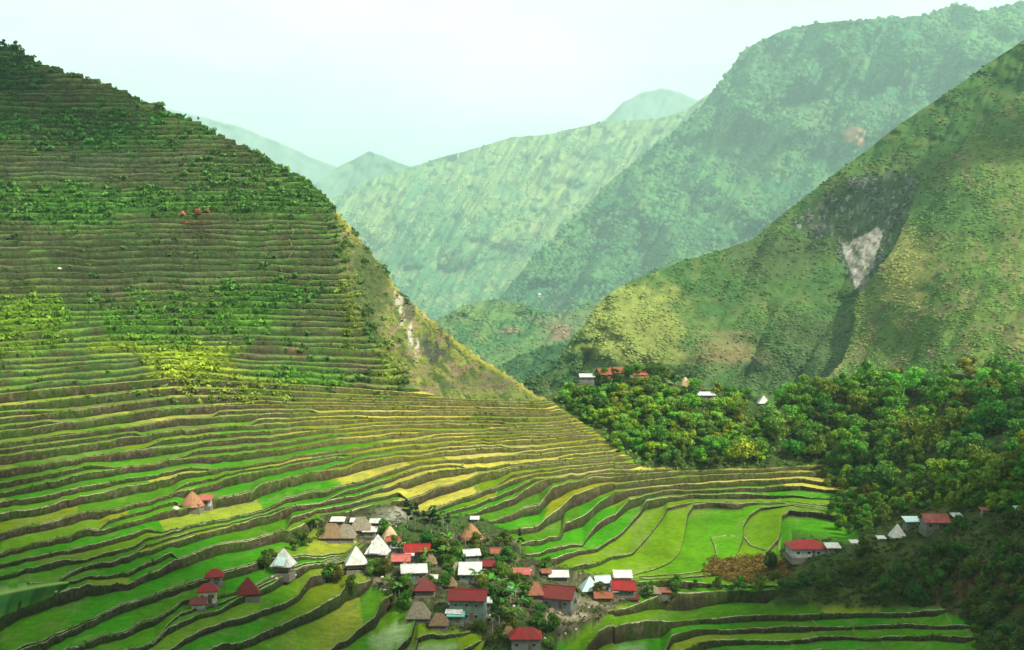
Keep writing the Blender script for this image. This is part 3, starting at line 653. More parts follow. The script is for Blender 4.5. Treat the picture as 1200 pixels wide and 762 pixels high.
# the deep valley floor that joins them
vx = np.linspace(-10500, 10500, 100); vy = np.concatenate([np.linspace(480, 4000, 50), np.linspace(4200, 16000, 50)])
VX, VY = np.meshgrid(vx, vy)
VZ = -1380 + (fbm(VX / 600, VY / 600, 3, 4) - .5) * 40 - 120 * sstep(1200, 500, np.abs(VX)) * 0
vi = np.arange(VX.size).reshape(VX.shape)
o = npobj('valley_floor', np.stack([VX, VY, VZ], -1).reshape(-1, 3), np.stack([vi[:-1, :-1], vi[:-1, 1:], vi[1:, 1:], vi[1:, :-1]], -1).reshape(-1, 4), M_far, np.full((VX.size, 3), (.05, .085, .025)), True)
tag(o, kind='structure')

# ------------------------------------------------------------------ foliage stuff: many small clumps in one mesh
def ico():
    t = (1 + 5 ** .5) / 2
    v = np.array([(-1,t,0),(1,t,0),(-1,-t,0),(1,-t,0),(0,-1,t),(0,1,t),(0,-1,-t),(0,1,-t),(t,0,-1),(t,0,1),(-t,0,-1),(-t,0,1)], float); v /= np.linalg.norm(v[0])
    f = np.array([(0,11,5),(0,5,1),(0,1,7),(0,7,10),(0,10,11),(1,5,9),(5,11,4),(11,10,2),(10,7,6),(7,1,8),(3,9,4),(3,4,2),(3,2,6),(3,6,8),(3,8,9),(4,9,5),(2,4,11),(6,2,10),(8,6,7),(9,8,1)])
    return v, f
def clumps(name, P, S, Cc, mat, zs=1.0):
    v, f = ico(); n = len(P)
    a = rng.uniform(0, 2 * PI, n); jit = rng.uniform(.55, 1.3, (n, len(v)))
    W = v[None] * jit[..., None]
    x = W[..., 0] * np.cos(a)[:, None] - W[..., 1] * np.sin(a)[:, None]; y = W[..., 0] * np.sin(a)[:, None] + W[..., 1] * np.cos(a)[:, None]
    W = np.stack([x, y, W[..., 2] * zs], -1) * S[:, None, None] + P[:, None]
    Fc = (f[None] + (np.arange(n) * len(v))[:, None, None]).reshape(-1, 3)
    o = npobj(name, W.reshape(-1, 3), Fc, mat, np.repeat(Cc, len(v), 0)); tag(o, kind='stuff'); return o
def tufts(name, P, S, Cc, mat, nl=14, flat=.8):
    """leafy clumps made of small bent leaf faces"""
    n = len(P); m = n * nl
    d = rng.normal(size=(m, 3)); d[:, 2] = np.abs(d[:, 2]) * .9; d /= np.linalg.norm(d, axis=1)[:, None]
    s = np.repeat(S, nl); c = np.repeat(P, nl, 0) + d * (s * rng.uniform(.35, 1.0, m))[:, None] * np.array([1, 1, flat])
    nrm = d + rng.normal(size=(m, 3)) * .55; nrm /= np.linalg.norm(nrm, axis=1)[:, None]
    u = np.cross(nrm, rng.normal(size=(m, 3))); u /= np.linalg.norm(u, axis=1)[:, None]; w = np.cross(nrm, u)
    l = (s * rng.uniform(.28, .5, m))[:, None]
    V = np.stack([c - u * l, c + w * l * .6 , c + u * l, c - w * l * .6], 1)
    Fc = np.arange(m * 4).reshape(m, 4)
    cc = np.repeat(np.repeat(Cc, nl, 0) * rng.uniform(.75, 1.25, (m, 1)), 4, 0)
    o = npobj(name, V.reshape(-1, 3), Fc, mat, cc); tag(o, kind='stuff'); return o
def scatter_land(X, Y, D, C0, n, dens, ymin=-100, ymax=460):
    i = rng.integers(0, X.shape[0], n * 4); j = rng.integers(0, X.shape[1], n * 4)
    ok = (rng.uniform(size=n * 4) < dens(X[i, j], Y[i, j])) & (Y[i, j] < ymax) & (X[i, j] > -60) & (X[i, j] < 1260) & (Y[i, j] > ymin)
    i = i[ok][:n]; j = j[ok][:n]
    px = X[i, j] + rng.uniform(-.8, .8, len(i))
    return pix(px, Y[i, j], D[i, j]), C0[i, j], X[i, j], Y[i, j]

P, Cc, x_, y_ = scatter_land(XM, YM, DMg, CMg, 26000, lambda x, y: (sstep(.30, .55, fbm(x / 26, y / 20, 4, 91)) * .9 + .1) * (1 - (np.hypot((x - 999) / 17, (y - 159) / 12) < 1)))
k_ = fbm(x_ / 20, y_ / 16, 3, 93)[:, None]
clumps('far_forest', P, (P[:, 1] / F) * rng.uniform(1.0, 3.8, len(P)) , np.array([(.026, .092, .036)]) * rng.uniform(.55, 1.8, (len(P), 1)) + np.array([(.04, .04, .006)]) * k_, M_farleaf, 1.0)
for nm, A_, n_ in (('valley_forest', (XV, YV, DVg, CVg), 5000), ('valley_wood_trees', (XD, YD, DDg, CDg), 2600)):
    P, Cc, x_, y_ = scatter_land(*A_, n_, lambda x, y: sstep(.38, .58, fbm(x / 14, y / 9, 4, 94)) * .9 + .1, ymax=475)
    clumps(nm, P, (P[:, 1] / F) * rng.uniform(.9, 3.0, len(P)), Cc * rng.uniform(.6, 1.5, (len(P), 1)), M_farleaf, .9)
P, Cc, x_, y_ = scatter_land(XM2, YM2, DM2g, CM2g, 24000, lambda x, y: sstep(.42, .62, fbm(x / 22, y / 16, 4, 95) + (y - 260) * .0012))
clumps('far_ridge_bushes', P, (P[:, 1] / F) * rng.uniform(.6, 1.9, len(P)), np.array([(.095, .19, .070)]) * rng.uniform(.6, 1.6, (len(P), 1)), M_farleaf, .9)
P, Cc, x_, y_ = scatter_land(XR, YR, DRg, CRg, 14000, lambda x, y: (sstep(.42, .62, fbm(x / 18, y / 14, 4, 97)) * .6 + .08 + .8 * ell(x, y, 960, 410, 60, 40)) * ~inpoly(x, y, scar_poly))
clumps('right_hill_bushes', P, (P[:, 1] / F) * rng.uniform(.7, 2.6, len(P)), np.maximum(Cc * rng.uniform(.7, 1.7, (len(P), 1)), .02), M_farleaf, .6)
P, Cc, x_, y_ = scatter_land(XF, YF, DFg, CFg, 14000, lambda x, y: sstep(.40, .62, fbm(x / 16, y / 12, 4, 99)) * .8 + .1)
clumps('right_spur_bushes', P, (P[:, 1] / F) * rng.uniform(.7, 2.8, len(P)), np.maximum(Cc * rng.uniform(.7, 1.8, (len(P), 1)), .02), M_farleaf, .6)

# shrubs over the mountain on the left
def near_sample(n, dens, x0, x1, y0, y1):
    px = rng.uniform(x0, x1, n); py = rng.uniform(y0, y1, n)
    ok = rng.uniform(size=n) < dens(px, py); px = px[ok]; py = py[ok]
    P = np.array([hit(a, b) for a, b in zip(px, py)]); return P, px, py
def dens_left(x, y):
    d = .05 + 0 * x; d = np.maximum(d, .7 * (y < SKY(np.clip(x, -100, 640)) + 7))
    for a, b_, c_, e_, col in GREEN_PATCH: d = np.maximum(d, ell(x, y, a, b_, c_, e_) * .8)
    d = np.maximum(d, .85 * np.exp(-((x - np.interp(y, [190, 300, 365, 415, 457], [388, 404, 422, 448, 492])) / 11.0) ** 2))
    return d * (y > SKY(np.clip(x, -100, 640)) + 1)
P, x_, y_ = near_sample(18000, dens_left, -20, 480, 40, 475)
cc = np.zeros((len(P), 3)); cc[:] = (.055, .12, .025)
for a, b_, c_, e_, col in GREEN_PATCH: cc = lerp(cc, col, ell(x_, y_, a, b_, c_, e_))
for a, b_, c_, e_, col in BROWN_PATCH[1:2]: cc = lerp(cc, (.22, .07, .04), ell(x_, y_, a, b_, c_, e_))
tufts('hillside_shrubs', P, (P[:, 1] / F) * rng.uniform(1.2, 2.6, len(P)) * (1 + 1.6 * (rng.uniform(size=len(P)) < .25)), cc * rng.uniform(.6, 1.7, (len(P), 1)), M_leaf, 18)
P, x_, y_ = near_sample(2600, lambda x, y: .7 * inpoly(x, y, spur_poly) * (y > SKY(np.clip(x, -100, 640)) + 1), 385, 640, 220, 470)
tufts('spur_grass', P, (P[:, 1] / F) * rng.uniform(.8, 2.2, len(P)), np.array([(.15, .17, .04)]) * rng.uniform(.4, 1.4, (len(P), 1)), M_leaf, 10)
# grass hanging over the terrace rims
iw = np.where((RT == 2) & (RK <= 60) & (RK > -9))[0]
r_ = iw[rng.integers(0, len(iw), 26000)]; c_ = rng.integers(50, NC - 50, 26000)
ok = (Tv[r_, c_] > .4) & (fbm(pxs[c_] / 15, RP[r_, c_] / 4, 3, 111) > .47); r_ = r_[ok]; c_ = c_[ok]
P = NV[r_, c_] - np.array([0, .15, .25])
tufts('rim_grass', P, rng.uniform(.25, .8, len(P)), C[r_, c_] * .0 + np.array([(.085, .15, .022)]) * rng.uniform(.4, 1.5, (len(P), 1)), M_leaf, 6)

# ------------------------------------------------------------------ trees
def crown_mesh(name, R, H, nl, lobes, seed, leaf=.5, base=(.085, .15, .024)):
    g = np.random.default_rng(seed); V = []; CC = []
    for _ in range(lobes):
        a = g.uniform(0, 2 * PI); rr = R * .85 * g.uniform() ** .6; zz = H * g.uniform(.18, 1.0)
        sh = 1 - .9 * max(0, zz / H - .45)
        c0 = np.array([rr * math.cos(a) * sh, rr * math.sin(a) * sh, zz]); lr = R * g.uniform(.18, .46)
        tint = g.uniform(.7, 1.3); hue = g.uniform(-.025, .012)
        m = nl // lobes
        d = g.normal(size=(m, 3)); d[:, 2] += .35; d /= np.linalg.norm(d, axis=1)[:, None]
        c = c0 + d * (lr * g.uniform(.6, 1.08, m))[:, None] * np.array([1, 1, .8])
        nr = d + g.normal(size=(m, 3)) * .6; nr /= np.linalg.norm(nr, axis=1)[:, None]
        u = np.cross(nr, g.normal(size=(m, 3))); u /= np.linalg.norm(u, axis=1)[:, None]; w = np.cross(nr, u)
        l = (leaf * g.uniform(.6, 1.3, m))[:, None]
        V.append(np.stack([c - u * l, c + w * l * .55, c + u * l, c - w * l * .55], 1).reshape(-1, 3))
        cl = (np.array(base) + np.array([hue, hue * .6, 0])) * tint * g.uniform(.75, 1.3, (m, 1)); CC.append(np.repeat(np.clip(cl, .005, 1), 4, 0))
    V = np.concatenate(V); return npmesh(name, V, np.arange(len(V)).reshape(-1, 4), M_leaf, np.concatenate(CC))
def trunk_mesh(name, H, r, seed, mat):
    g = np.random.default_rng(seed); mb = MB()
    pts = [(0, 0, -1.0), (g.uniform(-.1, .1), g.uniform(-.1, .1), H * .3), (g.uniform(-.3, .3), g.uniform(-.3, .3), H * .62), (g.uniform(-.4, .4), g.uniform(-.4, .4), H * .9)]
    mb.tube(pts, [r * 1.25, r, r * .7, r * .25])
    for i in range(5):
        a = g.uniform(0, 2 * PI); z = H * g.uniform(.35, .65); L = H * .32
        mb.tube([(0, 0, z), (math.cos(a) * L * .5, math.sin(a) * L * .5, z + L * .45), (math.cos(a) * L, math.sin(a) * L, z + L * .7)], [r * .5, r * .32, r * .1], 5)
    o = mb.build(name, mat); m = o.data; bpy.data.objects.remove(o); return m
KINDS = []
for i in range(5): KINDS.append((crown_mesh('crown', 4.6 + .4 * i, 7.5, 1500, 13 + i, 100 + i, .55), trunk_mesh('trunk', 6.5, .28, 200 + i, M['bark'])))
SHRUB = [(crown_mesh('crown', 2.6, 3.6, 700, 8, 140 + i, .36), trunk_mesh('trunk', 2.6, .10, 240 + i, M['bark'])) for i in range(3)]
TALL = [(crown_mesh('crown', 2.0, 9.0, 900, 12, 160 + i, .42, (.035, .075, .02)), trunk_mesh('trunk', 8.5, .16, 260 + i, M['palebark'])) for i in range(2)]
def palm_mesh(seed, n=13, L=2.6):
    g = np.random.default_rng(seed); V = []; Fq = []
    for i in range(n):
        a = 2 * PI * i / n + g.uniform(-.2, .2); up = g.uniform(.1, .9); pr = None
        for s in range(6):
            t = s / 5; r = L * t * (1 - .15 * t); z = up * L * .55 * t * 1.6 - 1.15 * L * t * t * .75
            c = np.array([math.cos(a) * r, math.sin(a) * r, z]); sd = np.array([-math.sin(a), math.cos(a), -.25]); w = .42 * math.sin(PI * (.12 + .85 * t)) + .03
            V += [c + sd * w, c, c - sd * w * np.array([1, 1, -1])]
            b = len(V) - 3
            if s: Fq += [(b - 3, b - 2, b + 1, b), (b - 2, b - 1, b + 2, b + 1)]
    V = np.array(V); return npmesh('fronds', V, np.array(Fq), M_leaf, np.array([(.05, .11, .022)]) * g.uniform(.7, 1.3, (len(V), 1)))
def palm_trunk(H):
    mb = MB(); mb.tube([(0, 0, -.6), (.08, .03, H * .35), (.02, .08, H * .7), (0, 0, H)], [.13, .10, .09, .07], 7); o = mb.build('trunk', M['palebark']); m = o.data; bpy.data.objects.remove(o); return m
PALM = [(palm_mesh(300 + i), palm_trunk(7.5)) for i in range(2)]
def banana_mesh(seed, n=8, L=2.4):
    g = np.random.default_rng(seed); V = []; Fq = []
    for i in range(n):
        a = 2 * PI * i / n + g.uniform(-.3, .3); up = g.uniform(.6, 1.3)
        for s in range(7):
            t = s / 6; r = L * t * .85; z = up * L * t - .75 * L * t * t; c = np.array([math.cos(a) * r, math.sin(a) * r, z]); sd = np.array([-math.sin(a), math.cos(a), 0])
            w = .34 * math.sin(PI * min(1, .1 + .9 * t)) ** .7 + .02
            V += [c + sd * w - np.array([0, 0, .12 * w]), c, c - sd * w - np.array([0, 0, .12 * w])]; b = len(V) - 3
            if s: Fq += [(b - 3, b - 2, b + 1, b), (b - 2, b - 1, b + 2, b + 1)]
    V = np.array(V); return npmesh('leaves', V, np.array(Fq), M_leaf, np.array([(.085, .21, .03)]) * g.uniform(.7, 1.25, (len(V), 1)))
def ban_stem():
    mb = MB(); mb.tube([(0, 0, -.5), (.03, 0, .9), (0, .03, 1.9)], [.16, .13, .08], 8); o = mb.build('stem', M['palebark']); m = o.data; bpy.data.objects.remove(o); return m
BAN = [(banana_mesh(400 + i), ban_stem()) for i in range(2)]
def plant(name, kind, loc, scale, tint, label, cat, group=None, crown='crown', trunk='trunk', lift=.0, sz=1.0):
    e = empty(name, loc, rng.uniform(0, 2 * PI)); e.scale = (scale, scale, scale * sz); tag(e, label, cat, group)
    c = link(bpy.data.objects.new(crown, kind[0]), e); c.location.z = lift; c.color = (*tint, 1)
    t = link(bpy.data.objects.new(trunk, kind[1]), e)
    return e
def tint(): return tuple(np.array((rng.uniform(.6, 1.25), rng.uniform(.75, 1.3), rng.uniform(.7, 1.1))))

# forest over the ridge on the right: sampled in plan over the wooded slope
def spaced(n, poly, x0, x1, y0, y1, dmin):
    out = []
    for _ in range(n * 60):
        x = rng.uniform(x0, x1); y = rng.uniform(y0, y1)
        if not inpoly(np.array([x]), np.array([y]), poly)[0]: continue
        dd = dmin * (.7 if y < 480 else 1)
        if any((x - a) ** 2 + ((y - b) * 1.5) ** 2 < dd * dd for a, b in out): continue
        out.append((x, y))
        if len(out) >= n: break
    return out
ridge_poly = [(655,470),(690,450),(750,444),(800,456),(850,470),(900,478),(950,458),(1000,456),(1060,446),(1110,440),(1340,452),(1340,590),(1140,588),(1060,590),(1010,575),(965,548),(900,545),(820,540),(770,540),(720,512),(690,488)]
HOUSE_KEEP = [(946,652,34),(976,650,16),(1002,640,10),(1033,634,10),(1155,603,8),(1196,602,8),(688,440,18),(718,432,18),(750,438,14),(803,450,14),(828,464,17),(895,466,18),(1097,615,22),(1068,614,12),(1053,628,14)]
def clear(x, y, r=1.0):
    return all(not (abs(x - a) < q * r and -4 < y - b < 30) for a, b, q in HOUSE_KEEP)
n_f = 0
for x, y in spaced(215, ridge_poly, 650, 1340, 438, 592, 15):
    if not clear(x, y): continue
    p = hit(x, y); light = ell(np.array([x]), np.array([y]), 760, 480, 150, 60)[0]  # sunlit zone of the wood, painted in by brightening the leaf tint
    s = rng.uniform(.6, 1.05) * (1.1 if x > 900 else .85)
    t = np.array(tint()) * (1 + .9 * light) * np.array([(1.25, 1.15, .9), (1.0, 1.1, .9), (.75, .95, .95), (1.3, 1.35, .9)])[rng.integers(4)] * (1 + .5 * (y < 470) * (x > 1000))  # also brighter on the right ridge top, light put into the tint
    if light > .45:
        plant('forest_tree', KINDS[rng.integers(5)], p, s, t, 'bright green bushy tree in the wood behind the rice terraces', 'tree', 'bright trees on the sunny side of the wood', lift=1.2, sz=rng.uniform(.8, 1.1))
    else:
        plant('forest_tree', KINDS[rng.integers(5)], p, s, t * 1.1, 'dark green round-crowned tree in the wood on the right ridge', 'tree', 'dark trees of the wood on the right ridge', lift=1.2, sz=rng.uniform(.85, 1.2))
    n_f += 1
bank_poly = [(905,660),(960,655),(1010,640),(1060,632),(1110,625),(1340,570),(1340,800),(1150,790),(1130,728),(1095,712),(1000,708),(910,702),(890,688)]
for x, y in spaced(130, bank_poly, 880, 1340, 590, 790, 15):
    if not clear(x, y): continue
    p = hit(x, y)
    if rng.uniform() < .6:
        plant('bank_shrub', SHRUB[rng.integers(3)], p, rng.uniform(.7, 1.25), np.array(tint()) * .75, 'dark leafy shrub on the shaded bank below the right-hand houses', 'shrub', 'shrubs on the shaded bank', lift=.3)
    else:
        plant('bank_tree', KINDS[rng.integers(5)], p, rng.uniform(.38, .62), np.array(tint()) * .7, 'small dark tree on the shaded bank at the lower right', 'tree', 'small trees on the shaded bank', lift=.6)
sunny_poly = [(662,476),(690,456),(740,452),(800,466),(870,482),(900,500),(905,545),(800,547),(757,543),(725,522),(700,503)]  # plants here get raised tints, painted to look sunlit
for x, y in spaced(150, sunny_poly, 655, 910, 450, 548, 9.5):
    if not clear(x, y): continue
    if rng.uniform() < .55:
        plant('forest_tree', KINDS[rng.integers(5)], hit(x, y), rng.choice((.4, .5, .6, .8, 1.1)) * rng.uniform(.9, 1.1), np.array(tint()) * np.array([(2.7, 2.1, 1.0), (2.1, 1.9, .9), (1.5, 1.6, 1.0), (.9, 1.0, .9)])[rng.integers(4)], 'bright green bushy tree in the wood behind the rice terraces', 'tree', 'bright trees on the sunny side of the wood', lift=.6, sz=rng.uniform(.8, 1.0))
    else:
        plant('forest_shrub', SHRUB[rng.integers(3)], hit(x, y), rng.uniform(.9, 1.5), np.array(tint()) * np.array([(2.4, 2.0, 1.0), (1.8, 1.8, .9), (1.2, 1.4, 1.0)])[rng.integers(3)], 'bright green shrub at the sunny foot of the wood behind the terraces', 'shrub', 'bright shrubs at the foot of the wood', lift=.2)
over_poly = [(962,552),(1005,570),(1060,585),(1140,588),(1240,585),(1240,612),(1130,600),(1085,598),(1050,606),(1035,618),(1012,628),(985,622),(975,600),(985,585)]
for x, y in spaced(85, over_poly, 955, 1240, 548, 632, 9.5):
    if clear(x, y): plant('overgrown_shrub', SHRUB[rng.integers(3)], hit(x, y), rng.uniform(.8, 1.5), np.array(tint()) * np.array([(1.6, 1.4, .9), (1.0, 1.2, .9), (.8, .8, .8)])[rng.integers(3)], 'leafy shrub overrunning the old terraces between flat field and right-hand houses', 'shrub', 'shrubs over the abandoned terraces', lift=.2)
for x, y, s_ in ((697,441,.5),(706,436,.55),(722,431,.5),(738,436,.6),(746,437,.62),(762,440,.7),(776,444,.75),(790,449,.55),(814,453,.6),(842,460,.7),(856,467,.7),(872,470,.75),(914,474,.7),(925,470,.9),(700,452,.42),(712,451,.45),(727,449,.5),(742,452,.5),(757,453,.5),(800,463,.42),(812,464,.45),(822,476,.42),(836,477,.45),(902,481,.45)):
    plant('forest_tree', KINDS[rng.integers(5)], hit(x, y), s_, np.array(tint()) * np.array([(1.9, 1.7, 1.0), (1.3, 1.5, .9), (.8, .95, .9)])[rng.integers(3)], 'tree growing close around the houses on the wooded hilltop', 'tree', 'trees around the hilltop houses', lift=.3)
# undergrowth between the trees
P, x_, y_ = near_sample(11000, lambda x, y: inpoly(x, y, forest_poly) * 1.0 * (y > np.interp(x, [640, 750, 900, 1100, 1200], [466, 446, 480, 440, 452])), 640, 1330, 440, 800)
li = ell(x_, y_, 760, 500, 170, 60)  # where sunlight is painted into the undergrowth colour
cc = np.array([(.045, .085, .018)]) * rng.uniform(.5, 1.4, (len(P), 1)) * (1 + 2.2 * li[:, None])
br = ell(x_, y_, 868, 666, 48, 14, .3); cc = lerp(cc, (.15, .075, .025), br)
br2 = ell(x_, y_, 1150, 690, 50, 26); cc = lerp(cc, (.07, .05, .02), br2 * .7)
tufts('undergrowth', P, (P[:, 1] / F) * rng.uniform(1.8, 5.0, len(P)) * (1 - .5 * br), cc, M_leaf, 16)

P, x_, y_ = near_sample(2600, lambda x, y: ell(x, y, 876, 668, 38, 11, .6, 8), 820, 925, 650, 686)
o = tufts('bush_thicket', P + np.array([0, 0, .3]), rng.uniform(.4, 1.0, len(P)), np.array([(.18, .125, .032)]) * rng.uniform(.5, 1.4, (len(P), 1)), M_leaf, 14)
del o['kind']; tag(o, 'reddish brown bush thicket at the front corner of the flat field', 'bush')
# village greenery
for x, y, s in ((478,618,.9),(486,622,1.05),(497,626,1.0),(505,628,.95),(514,628,.9),(524,624,.8),(610,646,.7),(585,735,.9),(577,742,.8)):
    plant('slender_tree', TALL[rng.integers(2)], hit(x, y), s * rng.uniform(.65, .9), np.array(tint()) * .9, 'slender dark tree among the village roofs', 'tree', 'slender trees among the village houses', lift=.8)
for x, y in ((474,640),(520,662),(534,648),(566,655),(588,676),(604,690),(590,722),(600,742),(562,742),(470,712),(456,668),(440,672),(575,700),(530,668),(516,646),(500,640),(618,712),(632,722),(640,742),(590,656),(605,672),(538,655),(478,690),(566,690),(520,690),(645,760),(585,755)):
    plant('village_tree', KINDS[rng.integers(5)], hit(x, y), rng.uniform(.26, .46), np.array(tint()) * np.array([(1.3, 1.2, .9), (.7, .8, .8), (.6, .7, .7)])[rng.integers(3)], 'small bushy tree crowded between the village roofs', 'tree', 'bushy trees between the village houses', lift=.4)
for x, y in ((482,612),(508,616),(520,618),(545,640),(604,676),(470,640),(532,632)):
    plant('palm_tree', PALM[rng.integers(2)], hit(x, y), rng.uniform(.6, .95), np.array(tint()) * .9, 'thin-stemmed palm tree standing among the village houses', 'palm tree', 'palms of the village', crown='fronds', lift=7.5)
for x, y in ((606,722),(598,706),(612,712),(588,690),(468,700),(476,710),(604,700),(372,618),(366,622),(520,655),(560,682),(600,730),(590,712),(575,690),(525,640),(455,690),(500,660)):
    plant('banana_plant', BAN[rng.integers(2)], hit(x, y), rng.uniform(.8, 1.3), np.array(tint()), 'banana plant with broad leaves between the village houses', 'banana plant', 'banana plants between the village houses', crown='leaves', trunk='stem', lift=1.8)
vill = []
for x, y in ((452,628),(462,648),(512,640),(522,650),(535,660),(556,654),(585,668),(595,660),(612,690),(580,712),(600,745),(560,722),(480,698),(472,716),(462,700),(452,676),(498,668),(530,680),(575,682),(590,700),(618,700),(640,704),(632,735),(650,740),(665,712),(700,700),(760,700),(790,692),(345,645),(350,640),(358,640),(378,632),(310,668),(318,664),(410,690),(395,684),(385,680),(560,640),(572,640),(590,640),(600,655),(640,668),(505,690),(790,700),(815,692),(840,692),(865,694),(890,694)):
    plant('village_shrub', SHRUB[rng.integers(3)], hit(x, y), rng.uniform(.6, 1.1), np.array(tint()) * .95, 'small leafy shrub growing between the village houses and walls', 'shrub', 'shrubs around the village', lift=.1)
P, x_, y_ = near_sample(2200, lambda x, y: inpoly(x, y, village_poly) * .8, 365, 815, 590, 765)
tufts('village_weeds', P, rng.uniform(.3, .9, len(P)), np.array([(.045, .09, .02)]) * rng.uniform(.4, 1.8, (len(P), 1)), M_leaf, 10)
# the trees on the skyline at the top left
for x, y, s, lab in ((3,55,.42,'dark tree at the left end of the mountain skyline'),(19,59,.5,'leaning tree on the skyline knoll at the top left')):
    plant('skyline_tree', KINDS[1], hit(x, y), s, (.5, .7, .8), lab, 'tree', lift=.7)
plant('skyline_sapling', TALL[0], hit(233, 143), .32, (.6, .7, .7), 'tiny lone sapling on the stepped mountain skyline', 'tree', lift=.5)

# ------------------------------------------------------------------ houses
def house(px, py, wpx, label, roof='gable', rmat='red', wmat='grey', wall=2.4, rise=1.6, depth=None, yaw=0.0, stilt=0.0, over=.5, door=True, wins=2, porch=None, cat='house', group='houses of the village', name='house', two=False, dormer=None, base=True):
    p = hit(px, py); sc = p[1] / F; w = wpx * .87 * sc - 2 * over * .6; w = max(w, 1.5); d = depth if depth else w * .8
    e = empty(name, p + np.array([0, d * .3, 0]), yaw); tag(e, label, cat, group)
    h0 = stilt; H = stilt + wall
    if base:
        b = MB(); b.box(-w / 2 - .2, w / 2 + .2, -d / 2 - .2, d / 2 + .2, -1.6, .22); b.build('foundation', M['stone'], e)
    if stilt:
        for sx in (-1, 1):
            for sy in (-1, 1):
                b = MB(); b.tube([(sx * (w / 2 - .25), sy * (d / 2 - .25), .2), (sx * (w / 2 - .25), sy * (d / 2 - .25), stilt)], [.13, .12], 7); b.build('post', M['wood'], e)
    b = MB(); t = .12
    z0 = stilt if stilt else .22
    x0, x1, y0, y1 = -w / 2, w / 2, -d / 2, d / 2
    b.box(x0, x1, y0, y1, z0, H)
    if roof == 'gable':
        b.poly([(x0 + .003, y0 + .01, H), (x0 + .003, y1 - .01, H), (x0 + .003, 0, H + rise * .93), (x1 - .003, y0 + .01, H), (x1 - .003, y1 - .01, H), (x1 - .003, 0, H + rise * .93)], [(0, 2, 1), (3, 4, 5), (0, 3, 5, 2), (1, 2, 5, 4)])
    b.build('wall', M[wmat], e)
    r = MB(); o = over; X0, X1, Y0, Y1 = x0 - o, x1 + o, y0 - o, y1 + o; zb = H - .18 * (o > .3); tk = .14
    if roof == 'gable':
        for (a, c) in ((Y0, 0), (Y1, 0)):
            r.poly([(X0, a, zb), (X1, a, zb), (X1, c, H + rise), (X0, c, H + rise), (X0, a, zb + tk), (X1, a, zb + tk), (X1, c, H + rise + tk), (X0, c, H + rise + tk)],
                   [(0, 1, 2, 3), (4, 5, 6, 7), (0, 1, 5, 4), (1, 2, 6, 5), (3, 0, 4, 7)])
    elif roof in ('pyramid', 'hip', 'cone'):
        n = 4 if roof != 'cone' else 14
        if roof == 'hip':
            q = (x1 - x0) * .22
            r.poly([(X0, Y0, zb), (X1, Y0, zb), (X1, Y1, zb), (X0, Y1, zb), (-q, 0, H + rise), (q, 0, H + rise)], [(0, 1, 5, 4), (1, 2, 5), (2, 3, 4, 5), (3, 0, 4), (0, 3, 2, 1)])
            r.poly([(X0, Y0, zb - tk), (X1, Y0, zb - tk), (X1, Y1, zb - tk), (X0, Y1, zb - tk), (X0, Y0, zb), (X1, Y0, zb), (X1, Y1, zb), (X0, Y1, zb)], [(0, 1, 5, 4), (1, 2, 6, 5), (2, 3, 7, 6), (3, 0, 4, 7)])
        elif roof == 'pyramid':
            r.poly([(X0, Y0, zb), (X1, Y0, zb), (X1, Y1, zb), (X0, Y1, zb), (-.12, 0, H + rise), (.12, 0, H + rise)], [(0, 1, 5, 4), (1, 2, 5), (2, 3, 4, 5), (3, 0, 4), (0, 3, 2, 1)])
            r.poly([(X0, Y0, zb - tk), (X1, Y0, zb - tk), (X1, Y1, zb - tk), (X0, Y1, zb - tk), (X0, Y0, zb), (X1, Y0, zb), (X1, Y1, zb), (X0, Y1, zb)], [(0, 1, 5, 4), (1, 2, 6, 5), (2, 3, 7, 6), (3, 0, 4, 7)])
        else:
            g = np.random.default_rng(int(px * 7 + py))
            rings = [(1.12, -.25), (1.0, 0), (.62, .48), (.25, .86), (.05, 1.0)]
            pts = []
            for rr, zz in rings:
                for j in range(n):
                    a = 2 * PI * j / n; rr2 = rr * g.uniform(.93, 1.07)
                    pts.append((math.cos(a) * rr2 * (w / 2 + o), math.sin(a) * rr2 * (d / 2 + o), H + rise * zz * (1 if zz > 0 else 1.0)))
            fc = [(i * n + j, i * n + (j + 1) % n, (i + 1) * n + (j + 1) % n, (i + 1) * n + j) for i in range(len(rings) - 1) for j in range(n)] + [tuple((len(rings) - 1) * n + j for j in range(n)), tuple(reversed(range(n)))]
            r.poly(pts, fc)
    elif roof == 'shed':
        r.poly([(X0, Y0, zb), (X1, Y0, zb), (X1, Y1, H + rise), (X0, Y1, H + rise), (X0, Y0, zb + tk), (X1, Y0, zb + tk), (X1, Y1, H + rise + tk), (X0, Y1, H + rise + tk)],
               [(0, 3, 2, 1), (4, 5, 6, 7), (0, 1, 5, 4), (1, 2, 6, 5), (2, 3, 7, 6), (3, 0, 4, 7)])
    ro = r.build('roof', M[rmat], e)
    if roof == 'gable':
        b = MB(); b.box(X0 - .03, X1 + .03, -.16, .16, H + rise + tk - .05, H + rise + tk + .07); b.build('ridge_cap', M[rmat], ro)
    if dormer:
        b = MB(); b.poly([(-w * .3, Y0 - .6, H + .1), (w * .3, Y0 - .6, H + .1), (w * .3, -d * .12, H + rise * .62), (-w * .3, -d * .12, H + rise * .62), (-w * .3, Y0 - .6, H + .24), (w * .3, Y0 - .6, H + .24), (w * .3, -d * .12, H + rise * .62 + .14), (-w * .3, -d * .12, H + rise * .62 + .14)],
               [(0, 3, 2, 1), (4, 5, 6, 7), (0, 1, 5, 4), (1, 2, 6, 5), (2, 3, 7, 6), (3, 0, 4, 7)]); b.build('dormer', M[dormer], ro)
    if door and wall > 1.3:
        b = MB(); dx = w * .14; b.box(dx - .42, dx + .42, y0 - .05, y0 + .02, z0, z0 + min(1.9, wall * .82)); b.build('door', M['wood'], e)
